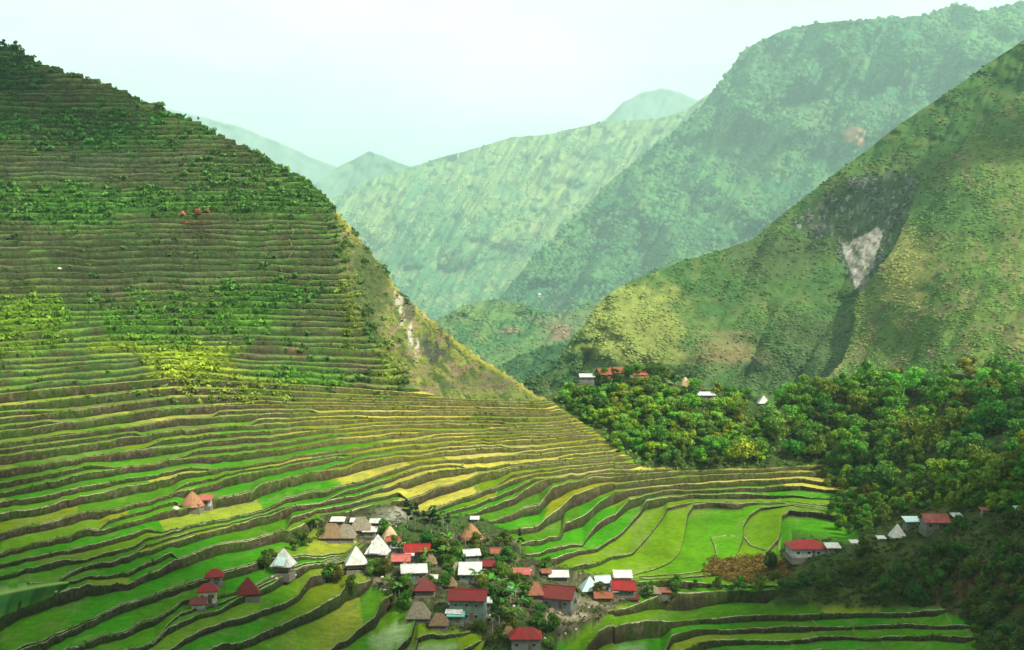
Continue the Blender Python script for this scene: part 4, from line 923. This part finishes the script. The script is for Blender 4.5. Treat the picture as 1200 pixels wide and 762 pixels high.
    for i in range(wins):
        for lv in range(2 if two else 1):
            wx = x0 + w * (.18 if i == 0 else .78 if i == 1 else .5); zz = z0 + (wall * .48 if not two else wall * (.22 + .5 * lv))
            b = MB(); ww = min(.5, w * .1); b.box(wx - ww, wx + ww, y0 - .06, y0 + .02, zz - .4, zz + .4); wo = b.build('window', M['frame'], e)
            b = MB(); b.box(wx - ww + .08, wx + ww - .08, y0 - .075, y0 - .02, zz - .32, zz + .32); b.build('pane', M['dark'], wo)
    if porch:
        b = MB(); pz = z0 + (wall * .5 if two else wall * .86)
        b.poly([(x0 + w * porch[1], y0 - 1.8, pz - .5), (x0 + w * porch[2], y0 - 1.8, pz - .5), (x0 + w * porch[2], y0 - .02, pz), (x0 + w * porch[1], y0 - .02, pz), (x0 + w * porch[1], y0 - 1.8, pz - .4), (x0 + w * porch[2], y0 - 1.8, pz - .4), (x0 + w * porch[2], y0 - .02, pz + .1), (x0 + w * porch[1], y0 - .02, pz + .1)],
               [(0, 3, 2, 1), (4, 5, 6, 7), (0, 1, 5, 4), (1, 2, 6, 5), (2, 3, 7, 6), (3, 0, 4, 7)]); b.build('porch_roof', M[porch[0]], e)
        for q in (porch[1] + .03, porch[2] - .03):
            b = MB(); b.box(x0 + w * q - .07, x0 + w * q + .07, y0 - 1.72, y0 - 1.58, -.4, pz - .48); b.build('porch_post', M['wood'], e)
    return e
GV = 'houses of the village'; GO = 'houses on the terraces'
hs = [
 # on the terraces at the left
 dict(px=224,py=596,wpx=27,label='brown thatched hut alone on the terraces at the left',roof='cone',rmat='redthatch',wmat='wood',wall=1.2,rise=3.0,wins=0,door=False,group=GO),
 dict(px=240,py=594,wpx=17,label='pale shed with a dusty pink roof beside the lone thatched hut',roof='shed',rmat='pink',wmat='paleblue',wall=2.0,rise=.7,wins=1,group=GO),
 dict(px=250,py=686,wpx=23,label='uppermost of the three stacked red-roofed houses on the left terraces',roof='hip',rmat='red',wmat='grey',wall=2.2,rise=1.3,group=GO,yaw=.2),
 dict(px=242,py=708,wpx=26,label='cream two-storey house with red roof, middle of the left red cluster',roof='hip',rmat='red',wmat='cream',wall=3.0,rise=1.2,group=GO,yaw=.2),
 dict(px=232,py=714,wpx=20,label='low dark red roofed lean-to at the foot of the cream house',roof='shed',rmat='maroon',wmat='paleblue',wall=1.2,rise=.6,wins=0,group=GO,yaw=.1),
 dict(px=289,py=700,wpx=29,label='dark red pyramid-roofed hut right of the cream house on the terraces',roof='pyramid',rmat='darkred',wmat='wood',wall=1.0,rise=3.2,wins=0,door=False,group=GO,yaw=.3),
 dict(px=331,py=673,wpx=27,label='white pyramid hut on stilts on the terrace corner, with folded front roof',roof='pyramid',rmat='white',wmat='wood',wall=1.2,rise=3.7,stilt=1.0,wins=0,dormer='teal',group=GO,yaw=-.2),
 # upper village
 dict(px=388,py=634,wpx=30,label='brown thatched hut at the upper left edge of the village',roof='hip',rmat='thatch',wmat='wood',wall=1.2,rise=3.2,wins=0),
 dict(px=396,py=616,wpx=18,label='low shed with a white sheet ridge behind the brown thatched hut',roof='shed',rmat='white',wmat='wood',wall=1.4,rise=.4,wins=0),
 dict(px=404,py=634,wpx=26,label='grey thatched hut between brown thatch and white pyramid roofs',roof='hip',rmat='oldthatch',wmat='wood',wall=1.2,rise=3.0,wins=0),
 dict(px=422,py=626,wpx=28,label='grey thatched hut with white ridge below the pale rubble wall',roof='hip',rmat='oldthatch',wmat='wood',wall=1.4,rise=3.0,wins=0,dormer=None),
 dict(px=417,py=616,wpx=14,label='small white sheet roof above the grey thatched huts',roof='shed',rmat='white',wmat='wood',wall=1.2,rise=.4,wins=0),
 dict(px=440,py=617,wpx=15,label='small white flat-roofed shed in front of the pale rubble wall',roof='shed',rmat='white',wmat='wood',wall=1.2,rise=.4,wins=0),
 dict(px=433,py=629,wpx=18,label='white flat sheet roof directly above the large white pyramid',roof='shed',rmat='white',wmat='grey',wall=1.6,rise=.5,wins=1),
 dict(px=457,py=634,wpx=20,label='tan thatched hut below the pale rubble wall',roof='cone',rmat='tanthatch',wmat='wood',wall=1.0,rise=2.8,wins=0,door=False),
 dict(px=461,py=641,wpx=20,label='rusty red roofed shed right of the large white pyramid roof',roof='gable',rmat='rust',wmat='wood',wall=1.6,rise=.8,wins=1),
 dict(px=465,py=648,wpx=18,label='white flat roof between rusty shed and long red roof',roof='shed',rmat='white',wmat='grey',wall=1.6,rise=.5,wins=1),
 dict(px=442,py=653,wpx=29,label='largest white pyramid roofed hut, with a dark opening and white lean-to',roof='pyramid',rmat='white',wmat='wood',wall=1.2,rise=4.4,wins=0,dormer='white',yaw=-.15),
 dict(px=417,py=669,wpx=28,label='white pyramid roofed hut on the village edge beside yellow-green paddies',roof='pyramid',rmat='white',wmat='wood',wall=1.2,rise=3.9,stilt=.8,wins=0,yaw=.2),
 dict(px=489,py=656,wpx=34,label='house with long bright red roof at the top of the village',roof='gable',rmat='red',wmat='green',wall=2.2,rise=1.5,porch=('white',.0,.42)),
 dict(px=470,py=664,wpx=25,label='small faded red gable roof below the long red roof',roof='gable',rmat='pink',wmat='wood',wall=1.6,rise=1.2,wins=1),
 dict(px=484,py=682,wpx=34,label='green-walled house with white gable roof on the left of the village',roof='gable',rmat='white',wmat='green',wall=2.6,rise=1.3,yaw=.15),
 dict(px=497,py=699,wpx=28,label='dark maroon pyramid roofed house below the white gable',roof='pyramid',rmat='maroon',wmat='wood',wall=1.8,rise=2.6,wins=1),
 dict(px=508,py=682,wpx=9,label='tiny white shed roof behind the dark maroon pyramid',roof='shed',rmat='white',wmat='grey',wall=1.0,rise=.3,wins=0,door=False,cat='shed'),
 dict(px=514,py=690,wpx=7,label='tiny white box roof right of the dark maroon pyramid',roof='shed',rmat='white',wmat='paleblue',wall=1.2,rise=.3,wins=0,door=False,cat='shed'),
 dict(px=552,py=658,wpx=22,label='small white gable roofed house above the white rectangular roof',roof='gable',rmat='white',wmat='green',wall=1.8,rise=1.0,yaw=.25),
 dict(px=551,py=681,wpx=30,label='house with a plain white rectangular roof in the middle of the village',roof='shed',rmat='white',wmat='green',wall=2.0,rise=1.6,depth=4.5),
 dict(px=572,py=670,wpx=18,label='small dark red roof right of the white rectangular roof',roof='gable',rmat='maroon',wmat='wood',wall=1.6,rise=1.2,wins=1),
 dict(px=552,py=634,wpx=28,label='brown thatched hut at the top edge of the village beside rice fields',roof='cone',rmat='redthatch',wmat='wood',wall=1.2,rise=3.2,wins=0,door=False),
 dict(px=556,py=612,wpx=11,label='tiny white sheet roof above the brown thatched hut by the fields',roof='shed',rmat='white',wmat='wood',wall=1.0,rise=.3,wins=0,door=False,cat='shed'),
 dict(px=548,py=727,wpx=50,label='big two-storey red-roofed house with open verandas at the village front',roof='gable',rmat='darkred',wmat='green',wall=5.0,rise=1.6,depth=6.0,two=True,wins=3,yaw=-.1,porch=('white',-.1,.40)),
 dict(px=534,py=731,wpx=22,label='small turquoise and white porch roof in front of the big red house',roof='shed',rmat='turq',wmat='green',wall=2.0,rise=.5,wins=1),
 dict(px=490,py=729,wpx=31,label='grey thatched hut left of the big red house',roof='hip',rmat='oldthatch',wmat='wood',wall=1.3,rise=3.0,wins=0),
 dict(px=514,py=737,wpx=24,label='low brown thatched hut in front of the big red house',roof='hip',rmat='thatch',wmat='wood',wall=1.2,rise=2.2,wins=0),
 dict(px=616,py=764,wpx=42,label='bright red roofed grey house at the bottom edge of the village',roof='hip',rmat='red',wmat='grey',wall=3.4,rise=1.6,two=False),
 dict(px=612,py=684,wpx=22,label='dark house with a pale pinkish roof edge on the right of the village',roof='shed',rmat='pink',wmat='wood',wall=2.6,rise=.6,wins=1),
 dict(px=598,py=697,wpx=16,label='low pale grey roof among banana plants in the village',roof='shed',rmat='teal',wmat='wood',wall=1.2,rise=.4,wins=0,door=False,cat='shed'),
 dict(px=626,py=704,wpx=24,label='rust brown old roofed hut leaning against the big maroon house',roof='hip',rmat='rust',wmat='wood',wall=1.8,rise=2.6,wins=0),
 dict(px=656,py=713,wpx=44,label='large grey house with a dark maroon gable roof beside the village yard',roof='gable',rmat='maroon',wmat='grey',wall=2.8,rise=2.2,depth=6.5,yaw=-.3),
 dict(px=655,py=682,wpx=26,label='low white sheet roof behind the large maroon gable house',roof='shed',rmat='white',wmat='wood',wall=1.6,rise=.5,wins=0,door=False),
 dict(px=691,py=696,wpx=26,label='pale teal pyramid roofed hut right of the maroon gable house',roof='pyramid',rmat='teal',wmat='wood',wall=1.2,rise=3.0,wins=0,door=False,yaw=.2),
 dict(px=706,py=689,wpx=21,label='pale teal gable roof behind the teal pyramid hut',roof='gable',rmat='teal',wmat='grey',wall=1.6,rise=1.3,wins=1,yaw=.2),
 dict(px=731,py=699,wpx=32,label='bright red and white roofed house at the right end of the village',roof='gable',rmat='red',wmat='green',wall=2.0,rise=1.7,yaw=-.1),
 dict(px=730,py=686,wpx=24,label='white sheet roof just behind the bright red roof at the village end',roof='shed',rmat='white',wmat='grey',wall=2.4,rise=.8,wins=0,door=False),
 dict(px=707,py=706,wpx=24,label='rusty low-roofed shed in front of the teal gable roof',roof='gable',rmat='rust',wmat='wood',wall=1.4,rise=1.0,wins=1),
 dict(px=719,py=697,wpx=8,label='tiny cream box between rusty shed and red roof',roof='shed',rmat='white',wmat='cream',wall=1.0,rise=.3,wins=0,door=False,cat='shed'),
 dict(px=762,py=698,wpx=26,label='low grey thatched shelter at the right end of the village path',roof='hip',rmat='oldthatch',wmat='wood',wall=1.0,rise=1.6,wins=0,door=False),
 dict(px=449,py=646,wpx=12,label='little rust sheet lean-to between the two white pyramid roofs',roof='shed',rmat='rust',wmat='wood',wall=1.2,rise=.4,wins=0,door=False,cat='shed'),
 dict(px=474,py=672,wpx=13,label='little grey thatch shelter under the faded red gable roof',roof='hip',rmat='oldthatch',wmat='wood',wall=1.0,rise=1.6,wins=0,door=False,cat='shed'),
 dict(px=505,py=664,wpx=15,label='low brown thatch shelter right below the long bright red roof',roof='hip',rmat='thatch',wmat='wood',wall=1.0,rise=1.8,wins=0,door=False,cat='shed'),
 dict(px=528,py=690,wpx=14,label='low brown thatch hut just behind the big two-storey house',roof='hip',rmat='thatch',wmat='wood',wall=1.0,rise=1.8,wins=0,door=False),
 dict(px=570,py=714,wpx=15,label='white sheet veranda roof at the right corner of the big house',roof='shed',rmat='white',wmat='green',wall=1.8,rise=.5,wins=1,cat='shed'),
 dict(px=581,py=653,wpx=13,label='old rust-brown roof hidden in bushes right of the small white gable',roof='gable',rmat='rust',wmat='wood',wall=1.2,rise=1.0,wins=0,door=False),
 dict(px=535,py=672,wpx=13,label='grey thatch hut left of the plain white rectangular roof',roof='hip',rmat='oldthatch',wmat='wood',wall=1.0,rise=1.8,wins=0,door=False),
 dict(px=640,py=676,wpx=12,label='rusty lean-to roof left of the low white sheet roof',roof='shed',rmat='rust',wmat='wood',wall=1.2,rise=.4,wins=0,door=False,cat='shed'),
 dict(px=744,py=706,wpx=13,label='dark maroon lean-to under the bright red village-end roof',roof='shed',rmat='maroon',wmat='wood',wall=1.0,rise=.4,wins=0,door=False,cat='shed'),
 dict(px=596,py=750,wpx=18,label='brown thatch hut left of the bright red roof at the bottom edge',roof='hip',rmat='thatch',wmat='wood',wall=1.0,rise=2.0,wins=0,door=False),
 dict(px=779,py=697,wpx=15,label='rust-brown low roof at the far right end of the village path',roof='shed',rmat='rust',wmat='wood',wall=.9,rise=.4,wins=0,door=False,cat='shed'),
 # right of the fields
 dict(px=946,py=653,wpx=48,label='long red-roofed house on posts on the bank right of the flat field',roof='hip',rmat='red',wmat='paleblue',wall=2.8,rise=1.6,group='houses on the right bank',wins=3),
 dict(px=976,py=648,wpx=18,label='small white roofed annex touching the long red house on the bank',roof='shed',rmat='white',wmat='grey',wall=1.6,rise=.5,wins=1,group='houses on the right bank'),
 dict(px=1002,py=640,wpx=11,label='tiny white box shed on the bank between red house and white pyramid',roof='shed',rmat='white',wmat='paleblue',wall=1.0,rise=.25,wins=0,door=False,cat='shed',group='houses on the right bank'),
 dict(px=1053,py=632,wpx=19,label='small white pyramid hut among trees on the right bank',roof='pyramid',rmat='white',wmat='wood',wall=.8,rise=3.2,wins=0,door=False,group='houses on the right bank'),
 dict(px=1033,py=634,wpx=9,label='tiny white roof left of the small white pyramid on the bank',roof='shed',rmat='white',wmat='wood',wall=.8,rise=.25,wins=0,door=False,cat='shed',group='houses on the right bank'),
 dict(px=1069,py=618,wpx=20,label='pale teal flat roof left of the faded pink roof',roof='shed',rmat='teal',wmat='green',wall=1.8,rise=.6,wins=1,group='houses on the right bank'),
 dict(px=1097,py=621,wpx=33,label='house with a faded pinkish red roof at the far right of the bank',roof='gable',rmat='pink',wmat='grey',wall=2.2,rise=1.6,group='houses on the right bank'),
 dict(px=1122,py=611,wpx=12,label='small white roof right of the faded pink house',roof='shed',rmat='white',wmat='wood',wall=1.4,rise=.4,wins=0,door=False,cat='shed',group='houses on the right bank'),
 dict(px=1155,py=603,wpx=9,label='tiny pale shed alone among the trees beyond the faded pink house',roof='shed',rmat='pink',wmat='paleblue',wall=1.2,rise=.3,wins=0,door=False,cat='shed',group='houses on the right bank'),
 dict(px=1196,py=602,wpx=10,label='grey shed roof at the very right edge of the wooded bank',roof='shed',rmat='teal',wmat='wood',wall=1.2,rise=.3,wins=0,door=False,cat='shed',group='houses on the right bank'),
 # hilltop
 dict(px=688,py=445,wpx=20,label='white flat-roofed hut at the left end of the wooded hilltop',roof='shed',rmat='white',wmat='grey',wall=2.0,rise=.8,group='houses on the wooded hilltop',wins=1),
 dict(px=712,py=440,wpx=28,label='largest rusty red roof on the wooded hilltop',roof='gable',rmat='rust',wmat='wood',wall=2.2,rise=2.2,group='houses on the wooded hilltop',yaw=.35),
 dict(px=728,py=434,wpx=22,label='rusty orange roof joined behind the largest hilltop roof',roof='gable',rmat='rust',wmat='wood',wall=2.4,rise=2.0,group='houses on the wooded hilltop',yaw=.2),
 dict(px=750,py=444,wpx=18,label='faded pink roof peeping from the hilltop trees',roof='gable',rmat='pink',wmat='cream',wall=1.8,rise=1.6,group='houses on the wooded hilltop',wins=1),
 dict(px=803,py=454,wpx=15,label='tan pointed thatch hut on the wooded hilltop',roof='cone',rmat='tanthatch',wmat='wood',wall=1.0,rise=3.2,wins=0,door=False,group='houses on the wooded hilltop'),
 dict(px=828,py=468,wpx=23,label='long low white roof among the hilltop trees',roof='gable',rmat='white',wmat='grey',wall=1.8,rise=1.0,wins=1,group='houses on the wooded hilltop'),
 dict(px=895,py=470,wpx=15,label='small white pointed roof at the right end of the hilltop houses',roof='pyramid',rmat='white',wmat='wood',wall=1.2,rise=2.8,wins=0,door=False,group='houses on the wooded hilltop'),
]
for h in hs: house(**h)

# ------------------------------------------------------------------ stones, rubble, bunds, banana leaf
def stone_mesh(seed):
    v, f = ico(); g = np.random.default_rng(seed); return npmesh('rock', v * g.uniform(.7, 1.2, (12, 1)) * np.array([1, .8, .6]), f, M['palestone'])
STN = [stone_mesh(500 + i) for i in range(4)]
def rock(x, y, s, lab, group=None):
    o = link(bpy.data.objects.new('rock', STN[rng.integers(4)])); o.location = hit(x, y); o.scale = (s,) * 3; o.rotation_euler = (0, 0, rng.uniform(0, 6)); tag(o, lab, 'rock', group)
rock(206, 596, 1.1, 'pale boulder just left of the lone thatched hut'); rock(70, 315, 1.0, 'small white boulder high on the left mountain terraces')
for x, y in ((318,676),(324,678),(332,680),(340,677),(346,674)): rock(x, y, .5, 'pale stone at the foot of the white stilt hut', 'pale stones under the white stilt hut')
for _ in range(70):
    x = rng.uniform(400, 800); y = rng.uniform(605, 750)
    if inpoly(np.array([x]), np.array([y]), village_poly)[0]: rock(x, y, rng.uniform(.2, .6), 'pale loose stone lying between the village houses', 'loose stones of the village')
def bund(pts, lab, w=.42, h=.32):
    P = [hit(a, b) for a, b in pts]; Q_ = []
    for i in range(len(P) - 1):
        for t in np.linspace(0, 1, 9)[:-1]: Q_.append(P[i] * (1 - t) + P[i + 1] * t)
    Q_.append(P[-1]); Q_ = np.array(Q_); zt = Q_[:, 2].min()
    V = []; 
    for i, q in enumerate(Q_):
        t = Q_[min(i + 1, len(Q_) - 1)] - Q_[max(i - 1, 0)]; nrm = np.array([-t[1], t[0], 0]); nrm /= np.linalg.norm(nrm) + 1e-9
        ww = w * rng.uniform(.7, 1.15) / 2; hh = h * rng.uniform(.75, 1.2)
        for s, z in ((-1.5, -.5), (-1, hh), (1, hh), (1.5, -.5)): V.append((q[0] + nrm[0] * s * ww, q[1] + nrm[1] * s * ww, q[2] + z))
    n = len(Q_); Fq = [(i * 4 + j, i * 4 + j + 1, i * 4 + j + 5, i * 4 + j + 4) for i in range(n - 1) for j in range(3)]
    o = npobj('field_bund', V, Fq, M_wall, np.array([(.20, .22, .10)]) * rng.uniform(.6, 1.2, (len(V), 1))); tag(o, lab, 'field bund', 'low stone bunds crossing the flat field')
bund([(866,629),(850,628),(833,631),(838,640),(840,652)], 'shortest low stone bund, in the front half of the flat field')
bund([(872,630),(880,640),(900,646)], 'low stone bund slanting toward the brown bush from the flat field')

def path_strip(pts, w, name='footpath'):
    a = np.array(pts, float); L = np.r_[0, np.cumsum(np.hypot(*np.diff(a, axis=0).T))]; q = np.arange(0, L[-1], 1.2)
    P = np.array([hit(x, y) for x, y in zip(np.interp(q, L, a[:, 0]), np.interp(q, L, a[:, 1]))]); P[:, 2] += .22; V = []
    for i, p_ in enumerate(P):
        t = P[min(i + 1, len(P) - 1)] - P[max(i - 1, 0)]; nrm = np.array([-t[1], t[0], 0]); nrm /= np.linalg.norm(nrm) + 1e-9
        if nrm[0] < 0: nrm = -nrm
        ww = w * rng.uniform(.5, 1.2) / 2; V += [p_ - nrm * ww * 1.2 - (0, 0, .5), p_ - nrm * ww, p_ + nrm * ww, p_ + nrm * ww * 1.2 - (0, 0, .5)]
    n = len(P); o = npobj(name, V, [(i * 4 + j, i * 4 + j + 1, i * 4 + j + 5, i * 4 + j + 4) for i in range(n - 1) for j in range(3)], M_wall, np.array([(.17, .16, .09)]) * rng.uniform(.3, 1.3, (len(V), 1))); tag(o, kind='structure')
path_strip([(337,262),(344,270),(339,281),(343,291),(338,304)], 1.1)
# banana plant on the viewpoint slope: one leaf reaches into the frame
bd = 26.0
bp = np.array([(-130 - CX) / F * bd, bd, 0.0])
cidx = int(np.argmin(np.abs(pxs + 130))); rr_ = int(np.argmin(np.abs(RD[:16, cidx] - bd)))
bp[2] = np.interp(bd, RD[:16, cidx], RZ[:16, cidx])
e = empty('near_banana_plant', bp); tag(e, 'banana plant close to the viewer, its torn leaf reaching in at left', 'banana plant')
hst = (HY - 735) / F * bd - bp[2]
mb = MB(); mb.tube([(0, 0, -.4), (.05, 0, hst * .5), (0, 0, hst)], [.17, .14, .09], 10); mb.build('stem', M['palebark'], e)
def leaf_obj(p0, p1, p2, width, seed, up):
    g = np.random.default_rng(seed); p0, p1, p2 = map(np.array, (p0, p1, p2)); V = []; Fq = []; n = 44
    for s in range(n):
        t = s / (n - 1); c = (1 - t) ** 2 * p0 + 2 * t * (1 - t) * p1 + t * t * p2
        w = width * min(1, (t * 5) ** .6) * min(1, ((1.03 - t) * 6) ** .55)
        tear = g.uniform(.82, 1.0) if g.uniform() < .75 else g.uniform(.45, .75)
        lo = c + np.array([0.02 * g.normal(), -.30 * w, -w * tear]); hi = c + np.array([0.02 * g.normal(), .55 * w, up * w * g.uniform(.7, 1.1)])
        mid = c + np.array([0, -.22 * w, -.35 * w])
        V += [hi, c, mid, lo]; b = len(V) - 4
        if s:
            Fq += [(b - 4, b - 3, b + 1, b), (b - 3, b - 2, b + 2, b + 1)]
            if g.uniform() < .86: Fq.append((b - 2, b - 1, b + 3, b + 2))
    V = np.array(V); o = npobj('leaf', V, Fq, M_leaf, np.array([(.045, .135, .03)]) * g.uniform(.7, 1.25, (len(V), 1)), parent=e); return o
def rel(px, py, d): return pix(px, py, d) - bp
def hanging_leaf():
    g = np.random.default_rng(8); V = []; Fq = []; K_ = []; n = 80; p0 = np.array((0, 0, hst)); p2 = rel(80, 683.5, bd - .3); p1 = (p0 + p2) / 2 + np.array([0, 0, .22]); strip = 1.0; off = 0.0
    for q in range(n):
        t = q / (n - 1); c = (1 - t) ** 2 * p0 + 2 * t * (1 - t) * p1 + t * t * p2
        wd = np.interp(t, [0, .15, .55, .95, 1.0], [.1, .55, .66, .24, .10]); up = np.interp(t, [0, .2, .6, .95, 1], [.02, .10, .16, .07, .02])
        if q % 5 == 0: strip = g.uniform(.45, 1.5); off = g.uniform(-.05, .05)
        lob = .10 if .60 < t < .66 or .72 < t < .76 else 0
        lean = -.22 * wd
        V += [c + (0, .30 * up, up + lob), c + (0, 0, .035), c + (0, -.02, -.015), c + (lean * .4, -.10 * wd + off, -.5 * wd), c + (lean, -.06 * wd + off * 2, -wd * g.uniform(.93, 1.0))]
        K_ += [(.030, .095, .025), (.13, .22, .06), tuple(np.array((.018, .062, .018)) * strip), tuple(np.array((.016, .058, .016)) * strip), tuple(np.array((.030, .085, .02)) * strip)]
        b = len(V) - 5
        if q:
            for j in range(4):
                if j == 3 and q % 5 == 0 and g.uniform() < .7: continue
                Fq.append((b - 5 + j, b - 4 + j, b + 1 + j, b + j))
    npobj('leaf', V, Fq, M_leaf, np.array(K_), parent=e)
hanging_leaf()
leaf_obj((0, 0, hst), (-1.0, .5, hst + 1.2), (-2.2, .8, hst + .2), .5, 4, .1)
leaf_obj((0, 0, hst), (-.4, -1.0, hst + 1.0), (-.9, -2.0, hst - .2), .5, 5, .1)
leaf_obj((0, 0, hst), (-.3, 1.0, hst + 1.0), (-1.0, 2.0, hst + .3), .5, 6, .1)

# tiny house far down in the valley
def far_house(px, py, D, w, lab):
    p = pix(px, py, D); e = empty('far_house', p); tag(e, lab, 'house')
    b = MB(); b.box(-w / 2, w / 2, -w * .4, w * .4, -8, w * .4); b.build('wall', M['paleblue'], e)
    r = MB(); r.poly([(-w * .6, -w * .5, w * .4), (w * .6, -w * .5, w * .4), (w * .6, w * .5, w * .4), (-w * .6, w * .5, w * .4), (-w * .5, 0, w * .8), (w * .5, 0, w * .8)], [(0, 1, 5, 4), (1, 2, 5), (2, 3, 4, 5), (3, 0, 4), (0, 3, 2, 1)]); r.build('roof', M['white'], e)
i = int(np.argmin(np.hypot(XM - 632, YM - 347))); far_house(632, 347, DMg.ravel()[i] - 25, 17, 'tiny white-roofed house alone in the far forested valley')

# ------------------------------------------------------------------ air, sky, sun
SUN = np.array((.60, -.34, .72)); SUN /= np.linalg.norm(SUN)
hz = MB(); hz.box(-11000, 11000, -300, 16500, -1460, 2480); o = hz.build('haze', None)
m = bpy.data.materials.new('haze_air'); m.use_nodes = True; nt = m.node_tree
nt.nodes.remove(nt.nodes['Principled BSDF']); pv = nd(nt, 'ShaderNodeVolumePrincipled')
pv.inputs['Color'].default_value = (.60, .975, .935, 1); pv.inputs['Density'].default_value = 0.64e-4; pv.inputs['Anisotropy'].default_value = 0.0
nt.links.new(pv.outputs[0], nt.nodes['Material Output'].inputs['Volume'])
o.data.materials.clear(); o.data.materials.append(m); tag(o, kind='stuff')

cm, nt, b = newmat('shade_cloud'); tr = nd(nt, 'ShaderNodeBsdfTransparent'); df = nd(nt, 'ShaderNodeBsdfTranslucent'); df.inputs['Color'].default_value = (.9, .9, .9, 1)
mx = nd(nt, 'ShaderNodeMixShader'); mx.inputs[0].default_value = .60; nt.links.new(tr.outputs[0], mx.inputs[1]); nt.links.new(df.outputs[0], mx.inputs[2]); nt.links.new(mx.outputs[0], nt.nodes['Material Output'].inputs['Surface'])
def shade_cloud(tx, ty, tz, rx, ry, seed, n=7, alt=2900.0):
    # unseen cumulus added for shade, between the sun and the ground at (tx, ty, tz)
    g = np.random.default_rng(seed); k = (alt - tz) / SUN[2]; c0 = np.array([tx, ty, tz]) + SUN * k
    v, f = ico()
    for _ in range(2):
        nv = list(map(tuple, v)); mid = {}; nf = []
        def m_(a, b_):
            key = (min(a, b_), max(a, b_))
            if key not in mid:
                q = (np.array(nv[a]) + np.array(nv[b_])); q /= np.linalg.norm(q); nv.append(tuple(q)); mid[key] = len(nv) - 1
            return mid[key]
        for a, b_, c in f:
            ab, bc, ca = m_(a, b_), m_(b_, c), m_(c, a); nf += [(a, ab, ca), (b_, bc, ab), (c, ca, bc), (ab, bc, ca)]
        v = np.array(nv); f = np.array(nf)
    V = []; Fc = []; off = 0
    for i in range(n):
        a = g.uniform(0, 2 * PI); q = g.uniform(0, .75) ** .5; r = g.uniform(.35, .6)
        W = v * (1 + .25 * (fbm(v[:, 0:1] * 2 + i * 5, v[:, 1:2] * 2 + v[:, 2:3], 3, seed)[:, 0:1] - .5))
        V.append(W * np.array([rx * r, ry * r, min(rx, ry) * r * .45]) + c0 + np.array([math.cos(a) * q * rx * .7, math.sin(a) * q * ry * .7, g.uniform(-.1, .15) * rx])); Fc.append(f + off); off += len(v)
    o = npobj('shade_cloud', np.concatenate(V), np.concatenate(Fc), cm, None, True); tag(o, kind='structure')
SHADE_CLOUDS = [(-270, 520, 90, 120, 50, 1), (-330, 380, -10, 120, 110, 2), (-80, 215, -66, 90, 50, 3), (-95, 180, -66, 90, 45, 13), (-160, 255, -60, 60, 50, 14), (-10, 195, -80, 90, 40, 16), (-120, 215, -64, 80, 40, 22), (-50, 240, -68, 60, 26, 23), (100, 238, -78, 90, 45, 4), (140, 268, -72, 70, 45, 15), (265, 340, -50, 90, 80, 5), (190, 240, -60, 60, 60, 17), (470, 1150, 150, 120, 90, 18), (-60, 1500, -100, 100, 90, 19)]
for c_ in SHADE_CLOUDS: shade_cloud(*c_)
w = bpy.data.worlds.new('World'); SC.world = w; w.use_nodes = True; nt = w.node_tree; bg = nt.nodes['Background']
sk = nd(nt, 'ShaderNodeTexSky'); sk.sky_type = 'NISHITA'; sk.sun_disc = False
sk.sun_elevation = math.asin(SUN[2]); sk.sun_rotation = math.atan2(SUN[0], SUN[1]); sk.dust_density = 4.0; sk.altitude = 1100
tc = nd(nt, 'ShaderNodeTexCoord'); mp = nd(nt, 'ShaderNodeMapping'); mp.inputs['Scale'].default_value = (1, 1, 2.6); nt.links.new(tc.outputs['Generated'], mp.inputs['Vector'])
n = noise_node(nt, 3.2, 7, .55, mp.outputs[0])
cl = ramp(nt, n.outputs[0], [(.34, (7.9, 8.7, 8.2)), (.66, (10.8, 11.4, 10.6))])
fc = ramp(nt, n.outputs[0], [(.3, (.93,) * 3), (.55, (.99,) * 3)])
sx = nd(nt, 'ShaderNodeSeparateXYZ'); nt.links.new(tc.outputs['Generated'], sx.inputs[0])
hg = ramp(nt, sx.outputs['Z'], [(.0, (.64, .85, .84)), (.10, (.84, .95, .92)), (.20, (1.0, 1.0, .985))])
mixed = mixc(nt, 'MULTIPLY', 1.0, mixc(nt, 'MIX', fc.outputs[0], sk.outputs[0], cl.outputs[0]), hg.outputs[0])
nt.links.new(mixed, bg.inputs['Color']); bg.inputs['Strength'].default_value = 0.065

sl = bpy.data.lights.new('sun', 'SUN'); sl.energy = 5.0; sl.angle = math.radians(0.5); sl.color = (1.0, .92, .74)
so = bpy.data.objects.new('sun', sl); COL.objects.link(so)
from mathutils import Vector
so.rotation_euler = Vector(-SUN).to_track_quat('-Z', 'Y').to_euler(); so.location = (0, 0, 800)

SC.view_settings.view_transform = 'Standard'; SC.view_settings.look = 'None'; SC.view_settings.gamma = 1.0; SC.view_settings.exposure = 0.92
SC.cycles.volume_bounces = 0; SC.cycles.max_bounces = 5; SC.cycles.diffuse_bounces = 2; SC.cycles.transparent_max_bounces = 8
SC.cycles.use_denoising = True
